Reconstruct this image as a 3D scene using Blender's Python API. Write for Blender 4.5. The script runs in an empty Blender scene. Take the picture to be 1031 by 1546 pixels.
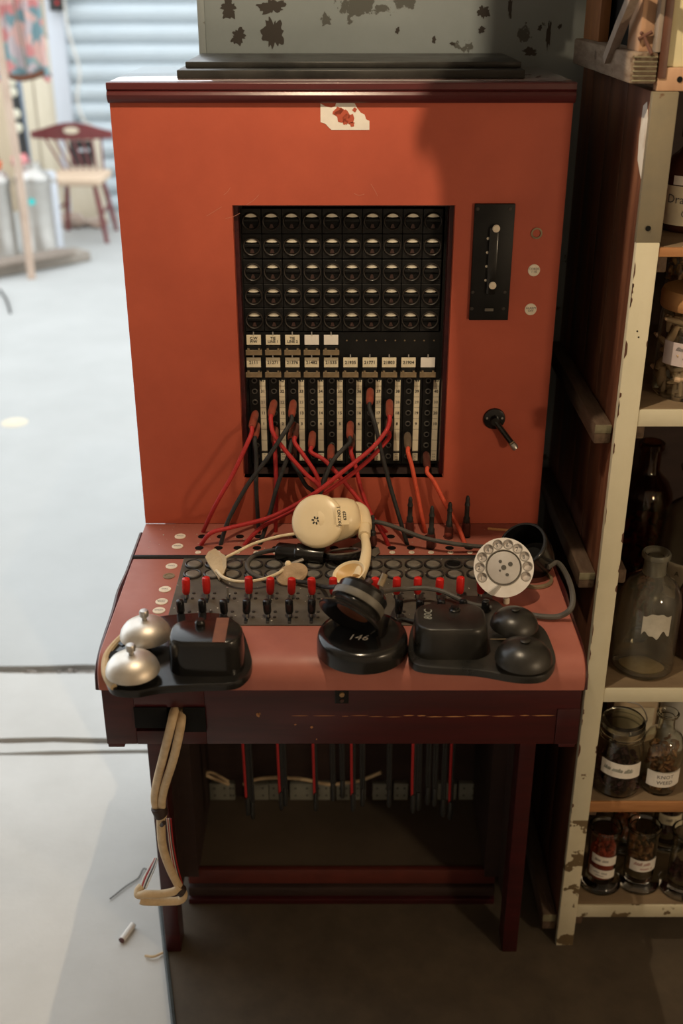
import bpy, bmesh, math, random
from mathutils import Vector, Matrix
random.seed(7)
PI = math.pi
SC = bpy.context.scene
COL = SC.collection

# ------------------------------------------------------------------ camera
TH = math.radians(25.7); FPX = 1669.0
CAM = Vector((0.0, -1.518, 1.505))
cam_d = bpy.data.cameras.new('camera'); cam = bpy.data.objects.new('camera', cam_d); COL.objects.link(cam)
cam_d.sensor_fit = 'VERTICAL'; cam_d.sensor_height = 36.0; cam_d.sensor_width = 24.0
cam_d.lens = FPX / 1546.0 * 36.0
cam.location = CAM; cam.rotation_euler = (PI/2 - TH, 0, 0)
cam_d.clip_start = 0.02; cam_d.clip_end = 200
cam_d.dof.use_dof = True; cam_d.dof.focus_distance = 1.52; cam_d.dof.aperture_fstop = 3.4
SC.camera = cam
# ------------------------------------------------------------------ world (bright overcast daylight outside)
w = bpy.data.worlds.new('world'); SC.world = w; w.use_nodes = True
bg = w.node_tree.nodes['Background']; bg.inputs[0].default_value = (0.91, 0.965, 1.0, 1); bg.inputs[1].default_value = 2.25
# ------------------------------------------------------------------ exposure
SC.view_settings.view_transform = 'Standard'; SC.view_settings.look = 'None'
SC.view_settings.exposure = 0.0; SC.view_settings.gamma = 1.0; SC.view_settings.use_curve_mapping = False

LAMP = Vector((-0.04, -0.48, 1.96)); LAMP_W = 28.0; LAMP_C = (1.0, 0.80, 0.55)
FILL_LAMP = Vector((1.08, -1.30, 1.22)); FILL_LAMP_W = 21.0; FILL_LAMP_C = (1.0, 0.77, 0.50)  # added out-of-view bulb, there only for warm fill

# ------------------------------------------------------------------ measuring helpers: photo pixel -> point on a real plane
VF = Vector((0, math.cos(TH), -math.sin(TH))); VU = Vector((0, math.sin(TH), math.cos(TH))); VR = Vector((1, 0, 0)); VB = -VF
def _ray(x, y): return VF + VR*((x-515.5)/FPX) + VU*((773.0-y)/FPX)
def on_x(x, y, v): d = _ray(x, y); return CAM + d*((v-CAM.x)/d.x)
def on_y(x, y, v): d = _ray(x, y); return CAM + d*((v-CAM.y)/d.y)
def on_z(x, y, v): d = _ray(x, y); return CAM + d*((v-CAM.z)/d.z)

# ------------------------------------------------------------------ materials
MATS = {}
def mat(name, c, rough=0.5, metal=0.0, c2=None, scale=8.0, thr=(0.35, 0.65), stretch=(1, 1, 1), detail=5.0,
        bump=0.0, bscale=None, spec=0.5, chips=None, chip_scale=20.0, chip_thr=0.62, chips2=None, coat=0.0, trans=0.0, ior=1.45,
        rough2=None, emit=None, sheen=0.0, chip_stretch=(1, 1, 1)):
    m = bpy.data.materials.new(name); m.use_nodes = True; MATS[name] = m
    N = m.node_tree.nodes; L = m.node_tree.links; b = N['Principled BSDF']
    b.inputs['Roughness'].default_value = rough; b.inputs['Metallic'].default_value = metal
    b.inputs['Specular IOR Level'].default_value = spec; b.inputs['Coat Weight'].default_value = coat
    b.inputs['Transmission Weight'].default_value = trans; b.inputs['IOR'].default_value = ior
    b.inputs['Base Color'].default_value = (*c, 1)
    if emit:
        b.inputs['Emission Color'].default_value = (*emit[0], 1); b.inputs['Emission Strength'].default_value = emit[1]
    if c2 is None and not bump and chips is None: return m
    tc = N.new('ShaderNodeTexCoord'); mp = N.new('ShaderNodeMapping'); mp.inputs['Scale'].default_value = stretch
    L.new(tc.outputs['Object'], mp.inputs['Vector'])
    nz = N.new('ShaderNodeTexNoise'); nz.inputs['Scale'].default_value = scale; nz.inputs['Detail'].default_value = detail
    nz.inputs['Roughness'].default_value = 0.62
    L.new(mp.outputs['Vector'], nz.inputs['Vector'])
    out = None
    if c2 is not None:
        rp = N.new('ShaderNodeValToRGB'); rp.color_ramp.elements[0].position = thr[0]; rp.color_ramp.elements[1].position = thr[1]
        rp.color_ramp.elements[0].color = (*c, 1); rp.color_ramp.elements[1].color = (*c2, 1)
        L.new(nz.outputs['Fac'], rp.inputs['Fac']); out = rp.outputs['Color']
    if chips is not None:
        mp2 = N.new('ShaderNodeMapping'); mp2.inputs['Scale'].default_value = chip_stretch; L.new(tc.outputs['Object'], mp2.inputs['Vector'])
        n2 = N.new('ShaderNodeTexNoise'); n2.inputs['Scale'].default_value = chip_scale; n2.inputs['Detail'].default_value = 7
        n2.inputs['Roughness'].default_value = 0.6
        L.new(mp2.outputs['Vector'], n2.inputs['Vector'])
        r2 = N.new('ShaderNodeValToRGB'); r2.color_ramp.elements[0].position = chip_thr; r2.color_ramp.elements[1].position = chip_thr + 0.012
        r2.color_ramp.elements[0].color = (0, 0, 0, 1); r2.color_ramp.elements[1].color = (1, 1, 1, 1)
        L.new(n2.outputs['Fac'], r2.inputs['Fac'])
        mx = N.new('ShaderNodeMix'); mx.data_type = 'RGBA'
        L.new(r2.outputs['Color'], mx.inputs[0])
        if out: L.new(out, mx.inputs[6])
        else: mx.inputs[6].default_value = (*c, 1)
        mx.inputs[7].default_value = (*chips, 1); out = mx.outputs[2]
    if out: L.new(out, b.inputs['Base Color'])
    if rough2 is not None:
        mr = N.new('ShaderNodeMapRange'); mr.inputs[3].default_value = rough; mr.inputs[4].default_value = rough2
        mr.inputs[1].default_value = 0.3; mr.inputs[2].default_value = 0.7
        L.new(nz.outputs['Fac'], mr.inputs[0]); L.new(mr.outputs[0], b.inputs['Roughness'])
    if bump:
        n3 = nz
        if bscale:
            n3 = N.new('ShaderNodeTexNoise'); n3.inputs['Scale'].default_value = bscale; n3.inputs['Detail'].default_value = 4
            L.new(mp.outputs['Vector'], n3.inputs['Vector'])
        bp = N.new('ShaderNodeBump'); bp.inputs['Strength'].default_value = bump; bp.inputs['Distance'].default_value = 0.002
        L.new(n3.outputs['Fac'], bp.inputs['Height']); L.new(bp.outputs['Normal'], b.inputs['Normal'])
    return m
mat('red_panel', (0.43, 0.088, 0.048), 0.55, c2=(0.36, 0.072, 0.040), scale=7, thr=(0.36, 0.64), detail=9, bump=0.05, bscale=140, spec=0.3)
mat('worn_light', (0.46, 0.20, 0.14), 0.6)
mat('red_deck', (0.36, 0.122, 0.088), 0.36, c2=(0.30, 0.096, 0.070), scale=9, rough2=0.55, bump=0.04, bscale=160, spec=0.4, chips=(0.45, 0.22, 0.18), chip_scale=70, chip_thr=0.76)
mat('maroon', (0.050, 0.0075, 0.0085), 0.30, c2=(0.030, 0.0050, 0.006), scale=7, stretch=(1, 6, 10), rough2=0.42, spec=0.5, chips=(0.30, 0.13, 0.06), chip_scale=26, chip_thr=0.79, chip_stretch=(0.3, 1, 2))
mat('maroon_cap', (0.085, 0.016, 0.017), 0.30, c2=(0.060, 0.012, 0.013), scale=9, stretch=(0.5, 4, 4), spec=0.5, chips=(0.20, 0.075, 0.055), chip_scale=14, chip_thr=0.70, chip_stretch=(0.4, 1, 1))
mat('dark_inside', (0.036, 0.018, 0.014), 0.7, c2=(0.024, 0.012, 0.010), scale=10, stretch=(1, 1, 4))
mat('base_board', (0.105, 0.078, 0.055), 0.7, c2=(0.075, 0.056, 0.040), scale=6)
mat('plinth_red', (0.12, 0.025, 0.018), 0.5, c2=(0.08, 0.018, 0.013), scale=12)
mat('top_gloss', (0.22, 0.15, 0.14), 0.07, c2=(0.28, 0.21, 0.20), scale=14, coat=0.8)
mat('black_lid', (0.012, 0.012, 0.011), 0.28, c2=(0.03, 0.028, 0.025), scale=14, rough2=0.45, spec=0.5)
mat('ebonite', (0.0045, 0.0045, 0.0045), 0.5, c2=(0.009, 0.0085, 0.008), scale=40, spec=0.25)
mat('jack_ring', (0.075, 0.070, 0.062), 0.4, metal=0.3)
mat('ebonite_edge', (0.030, 0.025, 0.021), 0.4, spec=0.4)
mat('hole_black', (0.003, 0.003, 0.003), 0.7, spec=0.2)
mat('bakelite', (0.006, 0.006, 0.006), 0.12, c2=(0.012, 0.011, 0.010), scale=18, rough2=0.26, spec=0.5)
mat('bakelite_dusty', (0.009, 0.009, 0.008), 0.24, c2=(0.026, 0.023, 0.019), scale=16, rough2=0.45, spec=0.5)
mat('flap_white', (0.72, 0.68, 0.56), 0.5, c2=(0.60, 0.56, 0.46), scale=60)
mat('pointer_brown', (0.035, 0.014, 0.010), 0.6)
mat('paper_cream', (0.70, 0.63, 0.47), 0.75, c2=(0.60, 0.53, 0.39), scale=50)
mat('paper_white', (0.74, 0.70, 0.64), 0.75, c2=(0.66, 0.62, 0.57), scale=40)
mat('paper_lilac', (0.64, 0.55, 0.56), 0.75, c2=(0.56, 0.48, 0.48), scale=30)
mat('band_pale', (0.50, 0.47, 0.40), 0.7, c2=(0.38, 0.35, 0.29), scale=30)
mat('ink', (0.012, 0.012, 0.012), 0.7)
mat('ink_grey', (0.10, 0.10, 0.10), 0.7)
mat('ink_green', (0.05, 0.09, 0.06), 0.7)
mat('ink_red', (0.30, 0.07, 0.05), 0.7)
mat('brass_dull', (0.27, 0.20, 0.115), 0.55, metal=0.25, c2=(0.17, 0.125, 0.075), scale=60)
mat('brass', (0.55, 0.36, 0.16), 0.4, metal=0.8, c2=(0.30, 0.19, 0.10), scale=80)
mat('steel', (0.55, 0.53, 0.50), 0.38, metal=0.9, c2=(0.40, 0.38, 0.35), scale=60)
mat('nickel', (0.66, 0.63, 0.58), 0.34, metal=0.85, c2=(0.52, 0.46, 0.39), scale=16, rough2=0.5, chips=(0.20, 0.11, 0.05), chip_scale=22, chip_thr=0.72)
mat('disc_ivory', (0.74, 0.66, 0.54), 0.55, c2=(0.66, 0.58, 0.46), scale=60)
mat('key_plate', (0.048, 0.040, 0.031), 0.55, c2=(0.115, 0.096, 0.073), scale=26, thr=(0.3, 0.75), rough2=0.75, bump=0.12, bscale=120, spec=0.45, chips=(0.22, 0.19, 0.15), chip_scale=60, chip_thr=0.72)
mat('lamp_ring', (0.008, 0.008, 0.008), 0.35, c2=(0.05, 0.045, 0.04), scale=60)
mat('lamp_cap', (0.13, 0.12, 0.10), 0.35, c2=(0.19, 0.175, 0.145), scale=60)
mat('key_red', (0.52, 0.018, 0.014), 0.28, c2=(0.42, 0.014, 0.012), scale=60, spec=0.5)
mat('key_black', (0.010, 0.010, 0.011), 0.22, spec=0.5)
mat('cord_red', (0.42, 0.020, 0.020), 0.6, c2=(0.33, 0.014, 0.014), scale=200, stretch=(1, 1, 1), bump=0.3, bscale=900)
mat('cord_red_lit', (0.62, 0.085, 0.035), 0.6, c2=(0.50, 0.06, 0.028), scale=200, bump=0.3, bscale=900)  # lit copy of the red cord, direct warm light put into the colour
mat('cord_black', (0.012, 0.012, 0.012), 0.65, c2=(0.022, 0.021, 0.020), scale=200, bump=0.3, bscale=900)
mat('plug_red', (0.30, 0.060, 0.035), 0.45, c2=(0.20, 0.045, 0.030), scale=60)
mat('plug_olive', (0.14, 0.10, 0.065), 0.5, c2=(0.10, 0.07, 0.05), scale=60)
mat('plug_dark', (0.10, 0.025, 0.018), 0.45, c2=(0.07, 0.02, 0.015), scale=60)
mat('cream_plastic', (0.80, 0.66, 0.43), 0.30, c2=(0.74, 0.60, 0.38), scale=12, spec=0.5)
mat('cream_inner', (0.70, 0.45, 0.18), 0.4, c2=(0.62, 0.40, 0.16), scale=12)
mat('cream_wire', (0.72, 0.60, 0.40), 0.5, c2=(0.62, 0.50, 0.32), scale=120)
mat('felt', (0.44, 0.31, 0.19), 0.9, c2=(0.30, 0.21, 0.12), scale=45, bump=0.4, bscale=300)
mat('felt_pale', (0.55, 0.42, 0.26), 0.9, c2=(0.42, 0.31, 0.18), scale=30, bump=0.4, bscale=300)
mat('rubber_grey', (0.085, 0.078, 0.068), 0.65, c2=(0.065, 0.060, 0.052), scale=60)
mat('band_grey', (0.13, 0.115, 0.09), 0.5, c2=(0.09, 0.08, 0.065), scale=50)
mat('dial_white', (0.72, 0.69, 0.66), 0.35, c2=(0.62, 0.58, 0.54), scale=30, spec=0.5, chips=(0.40, 0.34, 0.28), chip_scale=40, chip_thr=0.73)
mat('dial_plate', (0.66, 0.62, 0.58), 0.45, c2=(0.50, 0.44, 0.40), scale=60, chips=(0.36, 0.12, 0.05), chip_scale=30, chip_thr=0.74)
mat('dial_centre', (0.48, 0.46, 0.44), 0.5, metal=0.1, c2=(0.42, 0.39, 0.37), scale=40)
mat('tape_brown', (0.16, 0.055, 0.022), 0.5, c2=(0.12, 0.04, 0.018), scale=60)
mat('cable_beige', (0.62, 0.47, 0.29), 0.6, c2=(0.50, 0.36, 0.21), scale=60, bump=0.2, bscale=200, chips=(0.22, 0.14, 0.08), chip_scale=60, chip_thr=0.73)
mat('tie_brown', (0.030, 0.016, 0.013), 0.6)
mat('wire_white', (0.62, 0.58, 0.52), 0.5)
mat('concrete', (0.56, 0.545, 0.515), 0.8, c2=(0.49, 0.475, 0.445), scale=3.5, detail=9, bump=0.25, bscale=60, chips=(0.33, 0.30, 0.26), chip_scale=40, chip_thr=0.745)
mat('concrete_yard', (0.455, 0.455, 0.44), 0.8, c2=(0.415, 0.415, 0.40), scale=2.5, detail=9, bump=0.2, bscale=50)
mat('concrete_joint', (0.40, 0.36, 0.32), 0.9, c2=(0.24, 0.20, 0.17), scale=40)
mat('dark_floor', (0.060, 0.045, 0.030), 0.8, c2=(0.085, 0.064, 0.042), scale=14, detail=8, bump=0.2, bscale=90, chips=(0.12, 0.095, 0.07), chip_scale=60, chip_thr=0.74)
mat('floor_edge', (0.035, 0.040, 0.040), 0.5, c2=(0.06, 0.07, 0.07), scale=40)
mat('grey_wall', (0.208, 0.238, 0.248), 0.45, c2=(0.172, 0.200, 0.206), scale=4, rough2=0.6, bump=0.1, bscale=90, chips=(0.060, 0.062, 0.055), chip_scale=16, chip_thr=0.625)
mat('plaster', (0.60, 0.52, 0.42), 0.9, c2=(0.54, 0.46, 0.37), scale=5)
mat('ceiling_dark', (0.50, 0.44, 0.37), 0.9, c2=(0.44, 0.39, 0.33), scale=5)
mat('side_wood', (0.085, 0.032, 0.018), 0.42, c2=(0.25, 0.105, 0.055), scale=7, stretch=(1, 6, 0.5), rough2=0.6, thr=(0.38, 0.75))
mat('rail_wood', (0.12, 0.078, 0.050), 0.8, c2=(0.07, 0.042, 0.026), scale=16, stretch=(6, 1, 6), bump=0.3, bscale=60, chips=(0.25, 0.20, 0.14), chip_scale=40, chip_thr=0.70)
mat('rail_worn', (0.24, 0.185, 0.135), 0.8, c2=(0.15, 0.10, 0.065), scale=18, stretch=(6, 1, 6), bump=0.3, bscale=60, chips=(0.10, 0.065, 0.04), chip_scale=30, chip_thr=0.62)
mat('groove_olive', (0.20, 0.18, 0.11), 0.7, c2=(0.12, 0.10, 0.06), scale=40)
mat('cream_paint', (0.62, 0.575, 0.43), 0.5, c2=(0.57, 0.53, 0.39), scale=10, bump=0.15, bscale=70, chips=(0.20, 0.14, 0.08), chip_scale=26, chip_thr=0.685)
mat('cream_worn', (0.58, 0.53, 0.39), 0.55, c2=(0.50, 0.45, 0.32), scale=14, bump=0.2, bscale=70, chips=(0.13, 0.09, 0.045), chip_scale=24, chip_thr=0.575)
mat('grey_post', (0.20, 0.165, 0.105), 0.6, c2=(0.155, 0.135, 0.095), scale=12, chips=(0.12, 0.06, 0.03), chip_scale=9, chip_thr=0.66)
mat('raw_wood', (0.42, 0.20, 0.075), 0.6, c2=(0.30, 0.13, 0.05), scale=6, stretch=(1, 5, 12))
mat('shelf_top', (0.22, 0.155, 0.09), 0.75, c2=(0.16, 0.11, 0.065), scale=8, stretch=(1, 4, 1))
mat('ply_orange', (0.34, 0.15, 0.055), 0.6, c2=(0.24, 0.10, 0.04), scale=6, stretch=(3, 6, 0.7))
mat('pine_pale', (0.47, 0.29, 0.18), 0.65, c2=(0.38, 0.22, 0.13), scale=8, stretch=(4, 4, 0.6))
mat('slat_grey', (0.29, 0.235, 0.19), 0.7, c2=(0.21, 0.165, 0.13), scale=10, stretch=(6, 6, 1))
mat('white_worn', (0.66, 0.62, 0.56), 0.6, c2=(0.50, 0.42, 0.34), scale=22, thr=(0.45, 0.62))
mat('cream_green', (0.60, 0.54, 0.34), 0.6, c2=(0.52, 0.46, 0.28), scale=6, chips=(0.20, 0.24, 0.10), chip_scale=5, chip_thr=0.56)
mat('rust', (0.09, 0.035, 0.02), 0.8)
mat('glass_clear', (0.93, 0.95, 0.90), 0.02, trans=1.0, ior=1.45)
mat('glass_frosted', (0.72, 0.70, 0.60), 0.35, trans=0.92, ior=1.3)
mat('glass_grime', (0.93, 0.92, 0.84), 0.02, trans=0.975, ior=1.45, c2=(0.82, 0.79, 0.68), scale=14, rough2=0.07)
mat('glass_grey', (0.80, 0.80, 0.72), 0.06, trans=1.0, ior=1.45, c2=(0.70, 0.70, 0.62), scale=20, rough2=0.16)
mat('glass_brown', (0.42, 0.19, 0.07), 0.05, trans=1.0, ior=1.45)
mat('glass_dark', (0.045, 0.018, 0.012), 0.08, c2=(0.06, 0.02, 0.012), scale=20, spec=0.5)
mat('cork', (0.46, 0.27, 0.12), 0.8, c2=(0.34, 0.19, 0.08), scale=30, bump=0.3, bscale=120)
mat('wood_lid', (0.50, 0.27, 0.11), 0.6, c2=(0.38, 0.19, 0.08), scale=8, stretch=(1, 1, 8))
mat('root_pale', (0.66, 0.50, 0.34), 0.8, c2=(0.50, 0.35, 0.22), scale=40)
mat('petal_dark', (0.070, 0.012, 0.014), 0.7, c2=(0.030, 0.010, 0.012), scale=50)
mat('flower_tan', (0.36, 0.19, 0.07), 0.8, c2=(0.14, 0.05, 0.02), scale=60)
mat('powder_red', (0.34, 0.040, 0.014), 0.9, c2=(0.26, 0.028, 0.010), scale=50)
mat('spice_orange', (0.42, 0.11, 0.025), 0.85, c2=(0.26, 0.05, 0.015), scale=60)
mat('sediment', (0.42, 0.33, 0.17), 0.9, c2=(0.32, 0.24, 0.12), scale=40)
mat('paper_bag', (0.56, 0.44, 0.30), 0.8, c2=(0.48, 0.36, 0.24), scale=20, bump=0.3, bscale=40)
mat('porcelain', (0.50, 0.48, 0.44), 0.35, c2=(0.44, 0.42, 0.38), scale=20)
mat('dried_red', (0.30, 0.06, 0.04), 0.8, c2=(0.42, 0.20, 0.12), scale=60)
mat('terminal', (0.24, 0.24, 0.20), 0.6, c2=(0.19, 0.19, 0.16), scale=20)
mat('roller_blue', (0.53, 0.585, 0.61), 0.45, c2=(0.50, 0.555, 0.585), scale=3)
mat('frame_blue', (0.58, 0.60, 0.64), 0.5)
mat('board_beige', (0.58, 0.47, 0.33), 0.7, c2=(0.52, 0.41, 0.28), scale=4, stretch=(5, 5, 0.6))
mat('board_pale', (0.70, 0.62, 0.48), 0.7, c2=(0.64, 0.56, 0.42), scale=4, stretch=(5, 5, 0.6))
mat('chair_red', (0.20, 0.045, 0.045), 0.4, c2=(0.15, 0.035, 0.035), scale=8)
mat('chair_seat', (0.66, 0.50, 0.36), 0.8, c2=(0.60, 0.44, 0.31), scale=8)
mat('galvanised', (0.62, 0.60, 0.56), 0.30, metal=0.85, c2=(0.50, 0.47, 0.43), scale=6, rough2=0.45)
mat('old_plank', (0.36, 0.31, 0.26), 0.8, c2=(0.27, 0.23, 0.19), scale=6, stretch=(1, 6, 6))
mat('stick_wood', (0.52, 0.39, 0.30), 0.7, c2=(0.44, 0.32, 0.24), scale=10)
mat('blue_grey', (0.20, 0.25, 0.31), 0.5)
mat('pearl', (0.70, 0.66, 0.52), 0.35)
mat('sticker_cyan', (0.05, 0.62, 0.60), 0.6)
mat('pink_cloth', (0.75, 0.30, 0.30), 0.85)
mat('orange_cloth', (0.75, 0.16, 0.05), 0.85)
mat('cobble', (0.50, 0.42, 0.36), 0.85, c2=(0.34, 0.22, 0.16), scale=6)
mat('bulb', (1, 0.9, 0.7), 0.3, emit=((1.0, 0.70, 0.40), 12.0))
mat('lead_grey', (0.030, 0.030, 0.028), 0.5, c2=(0.018, 0.018, 0.017), scale=40)
mat('sunlit_none', (0.5, 0.5, 0.5), 0.5)
# floral cloth
fm = bpy.data.materials.new('floral_cloth'); fm.use_nodes = True; MATS['floral_cloth'] = fm
N = fm.node_tree.nodes; L = fm.node_tree.links
tc = N.new('ShaderNodeTexCoord'); vo = N.new('ShaderNodeTexVoronoi'); vo.inputs['Scale'].default_value = 16
rp = N.new('ShaderNodeValToRGB'); rp.color_ramp.interpolation = 'CONSTANT'
for i, (p, c) in enumerate([(0.0, (0.20, 0.33, 0.36)), (0.28, (0.62, 0.25, 0.24)), (0.45, (0.55, 0.47, 0.48)), (0.62, (0.30, 0.42, 0.40)), (0.78, (0.70, 0.45, 0.40))]):
    e = rp.color_ramp.elements[i] if i < 2 else rp.color_ramp.elements.new(p)
    e.position = p; e.color = (*c, 1)
sp = N.new('ShaderNodeSeparateColor'); L.new(tc.outputs['Object'], vo.inputs['Vector']); L.new(vo.outputs['Color'], sp.inputs[0]); L.new(sp.outputs[0], rp.inputs['Fac'])
L.new(rp.outputs['Color'], N['Principled BSDF'].inputs['Base Color']); N['Principled BSDF'].inputs['Roughness'].default_value = 0.9

# ------------------------------------------------------------------ mesh helpers
def frame_from(axis, up=Vector((0, 0, 1))):
    z = Vector(axis).normalized(); x = up.cross(z)
    if x.length < 1e-4: x = Vector((1, 0, 0)).cross(z)
    x.normalize(); y = z.cross(x)
    return Matrix(((x.x, y.x, z.x), (x.y, y.y, z.y), (x.z, y.z, z.z))).to_4x4()
def smooth_path(pts, n=8):
    P = [Vector(p) for p in pts]
    if len(P) < 3: return P
    Q = [P[0]*2-P[1]] + P + [P[-1]*2-P[-2]]; out = []
    for i in range(1, len(Q)-2):
        a, b, c, d = Q[i-1], Q[i], Q[i+1], Q[i+2]
        for k in range(n):
            t = k/n
            out.append(0.5*((2*b)+(c-a)*t+(2*a-5*b+4*c-d)*t*t+(3*b-a-3*c+d)*t**3))
    out.append(P[-1]); return out
class G:
    def __init__(s): s.v = []; s.f = []
    def add(s, vs, fs, M=None):
        o = len(s.v)
        s.v += [(M @ Vector(p)) if M else Vector(p) for p in vs]; s.f += [tuple(i+o for i in f) for f in fs]; return s
    def box(s, x0, x1, y0, y1, z0, z1, bev=0.0, seg=2, M=None):
        vs = [(x0,y0,z0),(x1,y0,z0),(x1,y1,z0),(x0,y1,z0),(x0,y0,z1),(x1,y0,z1),(x1,y1,z1),(x0,y1,z1)]
        fs = [(0,3,2,1),(4,5,6,7),(0,1,5,4),(1,2,6,5),(2,3,7,6),(3,0,4,7)]
        if bev <= 0: return s.add(vs, fs, M)
        bm = bmesh.new(); bv = [bm.verts.new(p) for p in vs]
        for f in fs: bm.faces.new([bv[i] for i in f])
        bmesh.ops.bevel(bm, geom=bm.edges[:], offset=bev, segments=seg, profile=0.5, affect='EDGES')
        bm.verts.index_update()
        s.add([v.co.copy() for v in bm.verts], [[v.index for v in f.verts] for f in bm.faces], M); bm.free(); return s
    def lathe(s, prof, seg=24, M=None, a0=0.0, a1=2*PI):
        full = abs(a1-a0-2*PI) < 1e-6; n = seg if full else seg+1
        vs = []; fs = []; idx = []
        for (r, z) in prof:
            if r < 1e-7: idx.append([len(vs)]*n); vs.append((0, 0, z))
            else:
                row = []
                for k in range(n):
                    a = a0+(a1-a0)*k/seg; row.append(len(vs)); vs.append((r*math.cos(a), r*math.sin(a), z))
                idx.append(row)
        for i in range(len(prof)-1):
            A, B = idx[i], idx[i+1]
            for k in range(seg):
                k2 = (k+1) % n
                q = []
                for t in (A[k], A[k2], B[k2], B[k]):
                    if t not in q: q.append(t)
                if len(q) >= 3: fs.append(q)
        return s.add(vs, fs, M)
    def cyl(s, p0, p1, r0, r1=None, seg=14):
        p0, p1 = Vector(p0), Vector(p1); r1 = r0 if r1 is None else r1; h = (p1-p0).length
        M = Matrix.Translation(p0) @ frame_from(p1-p0)
        return s.lathe([(0, 0), (r0, 0), (r1, h), (0, h)], seg, M)
    def tube(s, pts, r, seg=8, n=8, smooth=True):
        P = smooth_path(pts, n) if smooth else [Vector(p) for p in pts]
        m = len(P); vs = []; fs = []; prev = None
        for i, p in enumerate(P):
            t = (P[min(i+1, m-1)]-P[max(i-1, 0)]).normalized()
            if prev is None:
                x = t.orthogonal().normalized()
            else:
                x = (prev - t*prev.dot(t)).normalized()
            prev = x; y = t.cross(x)
            rr = r(i/(m-1)) if callable(r) else r
            for k in range(seg):
                a = 2*PI*k/seg; vs.append(p + x*(rr*math.cos(a)) + y*(rr*math.sin(a)))
        for i in range(m-1):
            for k in range(seg):
                k2 = (k+1) % seg; fs.append((i*seg+k, i*seg+k2, (i+1)*seg+k2, (i+1)*seg+k))
        fs.append(tuple(reversed(range(seg)))); fs.append(tuple((m-1)*seg+k for k in range(seg)))
        return s.add(vs, fs)
    def prism(s, out, z0, z1, M=None, bev=0.0):
        n = len(out); vs = [(x, y, z0) for x, y in out] + [(x, y, z1) for x, y in out]
        fs = [tuple(reversed(range(n))), tuple(range(n, 2*n))] + [(i, (i+1) % n, n+(i+1) % n, n+i) for i in range(n)]
        if bev <= 0: return s.add(vs, fs, M)
        bm = bmesh.new(); bv = [bm.verts.new(p) for p in vs]
        for f in fs: bm.faces.new([bv[i] for i in f])
        bmesh.ops.recalc_face_normals(bm, faces=bm.faces[:])
        es = [e for e in bm.edges if abs(e.verts[0].co.z-z1) < 1e-7 and abs(e.verts[1].co.z-z1) < 1e-7]
        bmesh.ops.bevel(bm, geom=es, offset=bev, segments=2, profile=0.5, affect='EDGES'); bm.verts.index_update()
        s.add([v.co.copy() for v in bm.verts], [[v.index for v in f.verts] for f in bm.faces], M); bm.free(); return s
    def blob(s, c, rx, ry, rz, seg=8, M=None, jit=0.0):
        R = (M or Matrix.Identity(4)); prof = [(math.sin(PI*i/5), -math.cos(PI*i/5)) for i in range(6)]; prof[0] = (0, -1); prof[-1] = (0, 1)
        MM = Matrix.Translation(c) @ R @ Matrix.Diagonal((rx, ry, rz, 1)); o = len(s.v)
        s.lathe(prof, seg, MM)
        if jit:
            for i in range(o, len(s.v)): s.v[i] = s.v[i] + Vector((random.uniform(-jit, jit), random.uniform(-jit, jit), random.uniform(-jit, jit)))
        return s
    def mesh(s, name, m, angle=35):
        me = bpy.data.meshes.new(name); me.from_pydata([tuple(v) for v in s.v], [], s.f); me.validate(); 
        bm = bmesh.new(); bm.from_mesh(me); bmesh.ops.recalc_face_normals(bm, faces=bm.faces[:]); bm.to_mesh(me); bm.free()
        me.materials.append(MATS[m]); me.polygons.foreach_set('use_smooth', [True]*len(me.polygons))
        me.set_sharp_from_angle(angle=math.radians(angle)); me.update(); return me
    def build(s, name, m, parent=None, angle=35, loc=None, rot=None):
        return link(name, s.mesh(name, m, angle), parent, loc, rot)
def link(name, me, parent=None, loc=None, rot=None, M=None):
    o = bpy.data.objects.new(name, me); COL.objects.link(o); o.parent = parent
    if loc is not None: o.location = loc
    if rot is not None: o.rotation_euler = rot
    if M is not None: o.matrix_local = M
    return o
def tag(o, label, cat, group=None):
    o['label'] = label; o['category'] = cat
    if group: o['group'] = group
    return o
def thing(name, loc, label, cat, group=None, rz=0.0):
    o = bpy.data.objects.new(name, None); COL.objects.link(o); o.location = loc; o.rotation_euler = (0, 0, rz); o.empty_display_size = 0.05
    return tag(o, label, cat, group)
def struct(o): o['kind'] = 'structure'; return o
def stuff(o): o['kind'] = 'stuff'; return o
_tc = {}
def text_mesh(txt, size, m='ink', shear=0.0, spacing=1.0, weight=0.0):
    key = (txt, size, m, shear, spacing, weight)
    if key in _tc: return _tc[key]
    cu = bpy.data.curves.new('lettering', 'FONT'); cu.body = txt; cu.size = size; cu.align_x = 'CENTER'; cu.align_y = 'CENTER'
    cu.resolution_u = 2; cu.shear = shear; cu.space_character = spacing; cu.offset = weight; cu.space_line = 0.85
    ob = bpy.data.objects.new('lettering', cu); COL.objects.link(ob)
    bpy.context.view_layer.update()
    me = bpy.data.meshes.new_from_object(ob.evaluated_get(bpy.context.evaluated_depsgraph_get()))
    bpy.data.objects.remove(ob); bpy.data.curves.remove(cu)
    me.materials.clear(); me.materials.append(MATS[m]); _tc[key] = me; return me
def text(txt, size, M, parent, m='ink', **k): return link('lettering', text_mesh(txt, size, m, **k), parent, M=M)
RX90 = Matrix.Rotation(PI/2, 4, 'X')
def panel_text(txt, size, x, y, z, parent, **k): return text(txt, size, Matrix.Translation((x, y, z)) @ RX90, parent, **k)
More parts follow.
